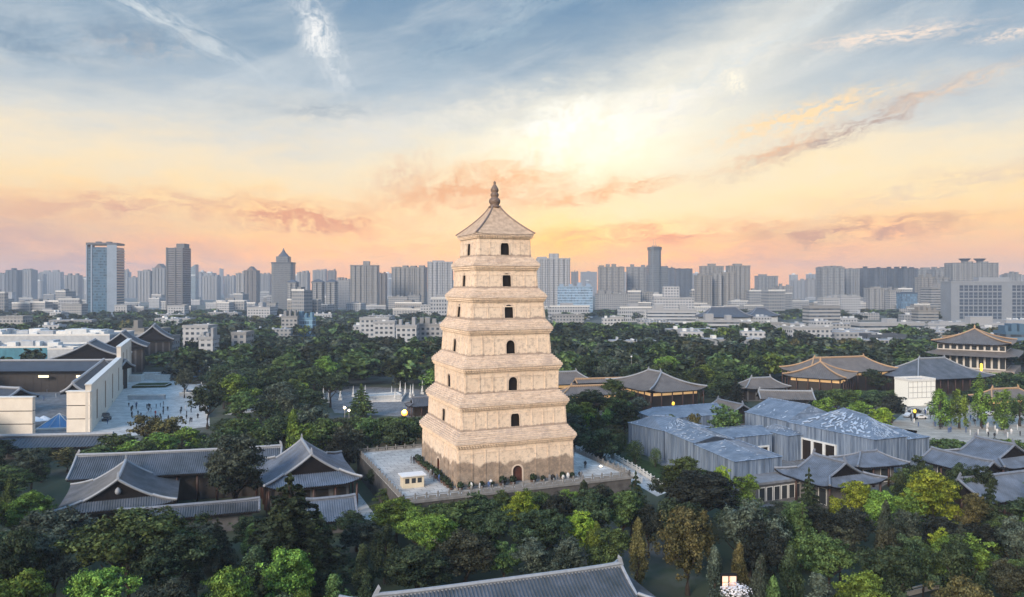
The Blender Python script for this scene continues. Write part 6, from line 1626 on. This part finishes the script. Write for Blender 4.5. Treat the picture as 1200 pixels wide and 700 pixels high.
rail_white('stone_railing', 'second pale railing nearer the terrace, right of the pagoda', [px(688,530), px(720,546), px(752,566)], h=1.1)
blockb('raised_court', 'raised white terrace block in the stone court', 'terrace', px(449, 468), TH, 13, 7, 1.6, WS, PAVE, 0, 4, par=.5)
lw = hx_([(722,540),(735,533),(782,548),(776,566)]); sheet('lawn', lw, .03, LAWN); EXP.append(lw)
rp = hx_([(664,522),(690,520),(790,574),(770,582)]); sheet('garden_walk', rp, .026, PAVE)
# forecourt planters and walls
blockb('planter', 'long grey planter wall across the forecourt', 'planter', px(172, 468), R(4), 14, 1.6, 1.6, LGREY, LAWN, 0, 5, par=.3)
blockb('planter', 'square grey planter at the right of the forecourt', 'planter', px(226, 463), R(6), 8, 8, 1.4, LGREY, PAVE2, 2, 6, par=.3)
blockb('hedge_bed', 'green hedge bed behind the planter wall', 'hedge', px(178, 453), R(8), 14, 9, 1.0, mat('hedge_green', (.04,.065,.02), .95, 2, .5), LAWN, 0, 7, par=.01)
rail_white('white_wall', 'thin white wall closing the right side of the forecourt', [px(243,490), px(236,455)], h=2.2, sp=6)
for i, (u, v, l) in enumerate(((158,447,'left'),(178,444,'middle'),(192,446,'right'))):
    blockb('kiosk', 'small white kiosk behind the forecourt, %s of three' % l, 'kiosk', px(u, v), R(5), 7, 4, 2.8, CAP, None, 0, 9+i, par=.2)
# cars on plaza and forecourt
def car(col, seed):
    r = thing('parked_car', '', 'car'); b = MB()
    prof = [(-2.2,.35),(-2.25,.75),(-1.9,.92),(-1.2,.98),(-.6,1.42),(.8,1.45),(1.5,1.02),(2.15,.9),(2.2,.35)]
    n_ = len(prof); b.poly([(x, -.85, z) for x, z in prof]+[(x, .85, z) for x, z in prof], [tuple(range(n_)), tuple(range(n_,2*n_))[::-1]]+[((i+1)%n_, i, n_+i, n_+(i+1)%n_) for i in range(n_)])
    b.build('body', col, r)
    w = MB(); w.box(-.55,.75,-.87,.87,1.0,1.34); w.build('window', GL, r)
    for x_ in (-1.4, 1.4):
        for y_ in (-.82, .82):
            o = MB().lathe([(.32,-.1),(.33,0),(.32,.1)], 12).build('wheel', mat('tyre', (.02,.02,.02), .8), r); o.rotation_euler = (R(90),0,0); o.location = (x_, y_, .33)
    return r
cw_ = car(mat('white_car_paint', (.6,.6,.6), .3), 0); cb2 = car(mat('dark_car_paint', (.03,.03,.035), .3), 1)
CP = [('white', 1065, 489), ('dark', 1072, 484), ('white', 1078, 491), ('white', 1090, 482), ('dark', 1098, 486), ('white', 1108, 483), ('dark', 1120, 484), ('white', 1160, 487)]
us = {}; 
for i, (c, u, v) in enumerate(CP):
    src = cw_ if c == 'white' else cb2; o = src if c not in us else dup(src); us[c] = us.get(c, 0)+1
    o.location = (*px(u, v), .02); o.rotation_euler = (0,0,R(prg.uniform(-10, 40)))
    o['group'] = 'cars at the back of the plaza'; o['label'] = '%s car parked at the back of the right plaza, %s %s one from the left' % (c, ORD[us[c]-1], c)
for i, (c, u, v) in enumerate((('dark',125,493),('dark',123,489),('white',150,443))):
    o = dup(cb2 if c == 'dark' else cw_); o.location = (*px(u, v), .02); o.rotation_euler = (0,0,R(100)); o['group'] = 'cars by the forecourt'
    o['label'] = ('dark car nearer the beige wall foot by the forecourt', 'dark car just behind the nearer one by the beige wall', 'white car at the back corner of the forecourt')[i]
# white screen building
sb = blockb('screen_building', 'white gridded box building glowing faintly right of the ochre hall', 'building', px(1072, 474), R(14), 12, 7, 9.4, mat('white_screen', (.66,.66,.62), .6, emit=(1,.95,.8), estr=.12), None, 0, 12)
g = MB()
for i in range(7): g.box(-6.02+i*2-.05, -6.02+i*2+.05, -3.62, -3.52, 3, 9.2)
for j in range(4): g.box(-5.9, 5.9, -3.68, -3.625, 3+j*2, 3.12+j*2)
g.build('mullion', PO, sb)
# lamps
LAMPO = mat('orange_lamp', (1,.5,.12), .5, emit=(1,.30,.03), estr=2.6); LAMPW = mat('warm_lamp', (1,.85,.6), .5, emit=(1,.80,.5), estr=9); LAMPY = mat('yellow_lantern', (1,.7,.08), .5, emit=(1,.6,.06), estr=.9)
def lamp(label, u, v, Y, m, r=.5, light=None, name='street_lamp', cat='lamp'):
    z = vz(v, Y); o = thing(name, label, cat, (ux(u, Y), Y, 0)); MB().tube([(0,0,0),(0,0,z-r)], [.12,.07], 6).build('pole', PO, o)
    MB().lathe([(.05,z-r),(r*.8,z-r*.6),(r,z),(r*.7,z+r*.7),(.05,z+r)], 10).build('lamp_head', m, o, True)
    if light:
        l = bpy.data.lights.new('lamp_light', 'POINT'); l.energy = light; l.color = (1,.55,.2); l.shadow_soft_size = r*1.1; lo = bpy.data.objects.new('lamp_light', l); COL.objects.link(lo); lo.location = (0,-1.2,z+r*1.2); lo.parent = o
lamp('glowing orange lamp beside the small dark pavilion left of the pagoda', 474, 484, 236, LAMPO, 1.0, 6000)
lamp('warm lit lamp at the front left corner of the white stone court', 404, 478, 250, LAMPW, .4, 120)
lamp('second warm lamp right of the first one at the white stone court', 409, 481, 246, LAMPW, .35)
lamp('small lamp glowing at the right side of the terrace, left one', 678, 537, 176, LAMPW, .22)
lamp('small lamp glowing at the right side of the terrace, middle one', 682, 538, 174, LAMPW, .22)
lamp('small lamp glowing at the right side of the terrace, right one', 704, 547, 165, LAMPW, .3)
lamp('tall lamp post standing beyond the forecourt wood', 246, 430, 330, mat('unlit_lamp', (.7,.7,.7), .4), .5)
lamp('pole mounted lamp in the tall wood behind the hip roofed hall', 828, 427, 330, mat('unlit_lamp', (.7,.7,.7), .4), .5)
lamp('second pole lamp in the wood near the hip roofed hall', 740, 418, 330, mat('unlit_lamp', (.7,.7,.7), .4), .4)
def lantern(label, u, v0, v1, Y, w):
    z1, z0 = vz(v0, Y), vz(v1, Y); o = thing('lantern_pillar', label, 'lantern', (ux(u, Y), Y, 0)); MB().box(-w/3,w/3,-w/3,w/3,0,z0).build('pillar', SOFF, o)
    MB().lathe([(w*.35,z0+.003),(w*.55,z0+(z1-z0)*.3),(w*.5,z1-.2),(w*.2,z1)], 8).build('lantern', LAMPY, o, True)
lantern('yellow glowing lantern pillar standing on the plaza', 1149, 489, 494, 262, 1.1)
lantern('tall yellow glowing lantern below the two tier pavilion', 1150, 426, 436, 330, 1.0)
lantern('orange lantern at the back corner of the plaza', 1072, 480, 484, 250, .9)
lantern('small gold lantern in front of the orange eaved hall', 789, 471, 475, 246, .9)
# white blossom bush and lit sign at the bottom
bb = thing('blossom_bush', 'white blossoming bush at the bottom edge right of centre', 'bush', (ux(862, 92), 92, 0)); MB().tube([(0,0,-.1),(0,0,6.5)], [.12,.05], 6).build('stem', BARK, bb)
fo = ball_leaf(1.6, 420, random.Random(9), .15).build('blossom', mat('white_blossom', (.72,.70,.72), .7), bb); fo.location = (0,0,6.2); fo.scale = (1.3,1,.8)
fo = ball_leaf(1.5, 300, random.Random(10), .17).build('foliage', LM['dark green'], bb); fo.location = (0,0,4.9); fo.scale = (1.3,1,.9)
sg = thing('lit_sign', 'small pinkish lit lantern box above the white blossoms', 'lantern', (ux(854, 93.5), 93.5, 0)); MB().box(-.1,.1,-.1,.1,0,7.3).build('post', SOFF, sg)
for x_ in (-.5, .5):
    for z_ in (7.3, 8.15): MB().box(x_-.36, x_+.36, -.25, .25, z_+.02, z_+.72).build('lit_panel', mat('pink_lamp', (1,.7,.55), .5, emit=(1,.5,.3), estr=.3), sg)
fr = MB(); fr.box(-1,1,-.3,.3,8.9,9.05); fr.box(-.98,.98,-.28,.28,7.2,7.29); fr.box(-.98,-.88,-.28,.28,7.295,8.895); fr.box(.88,.98,-.28,.28,7.295,8.895); fr.build('frame', SOFF, sg)
rail_white('garden_wall', 'low pale garden wall at the lower right among the trees', [px(1055,692,1.2), px(1100,681,1.2)], h=1.3, sp=5)
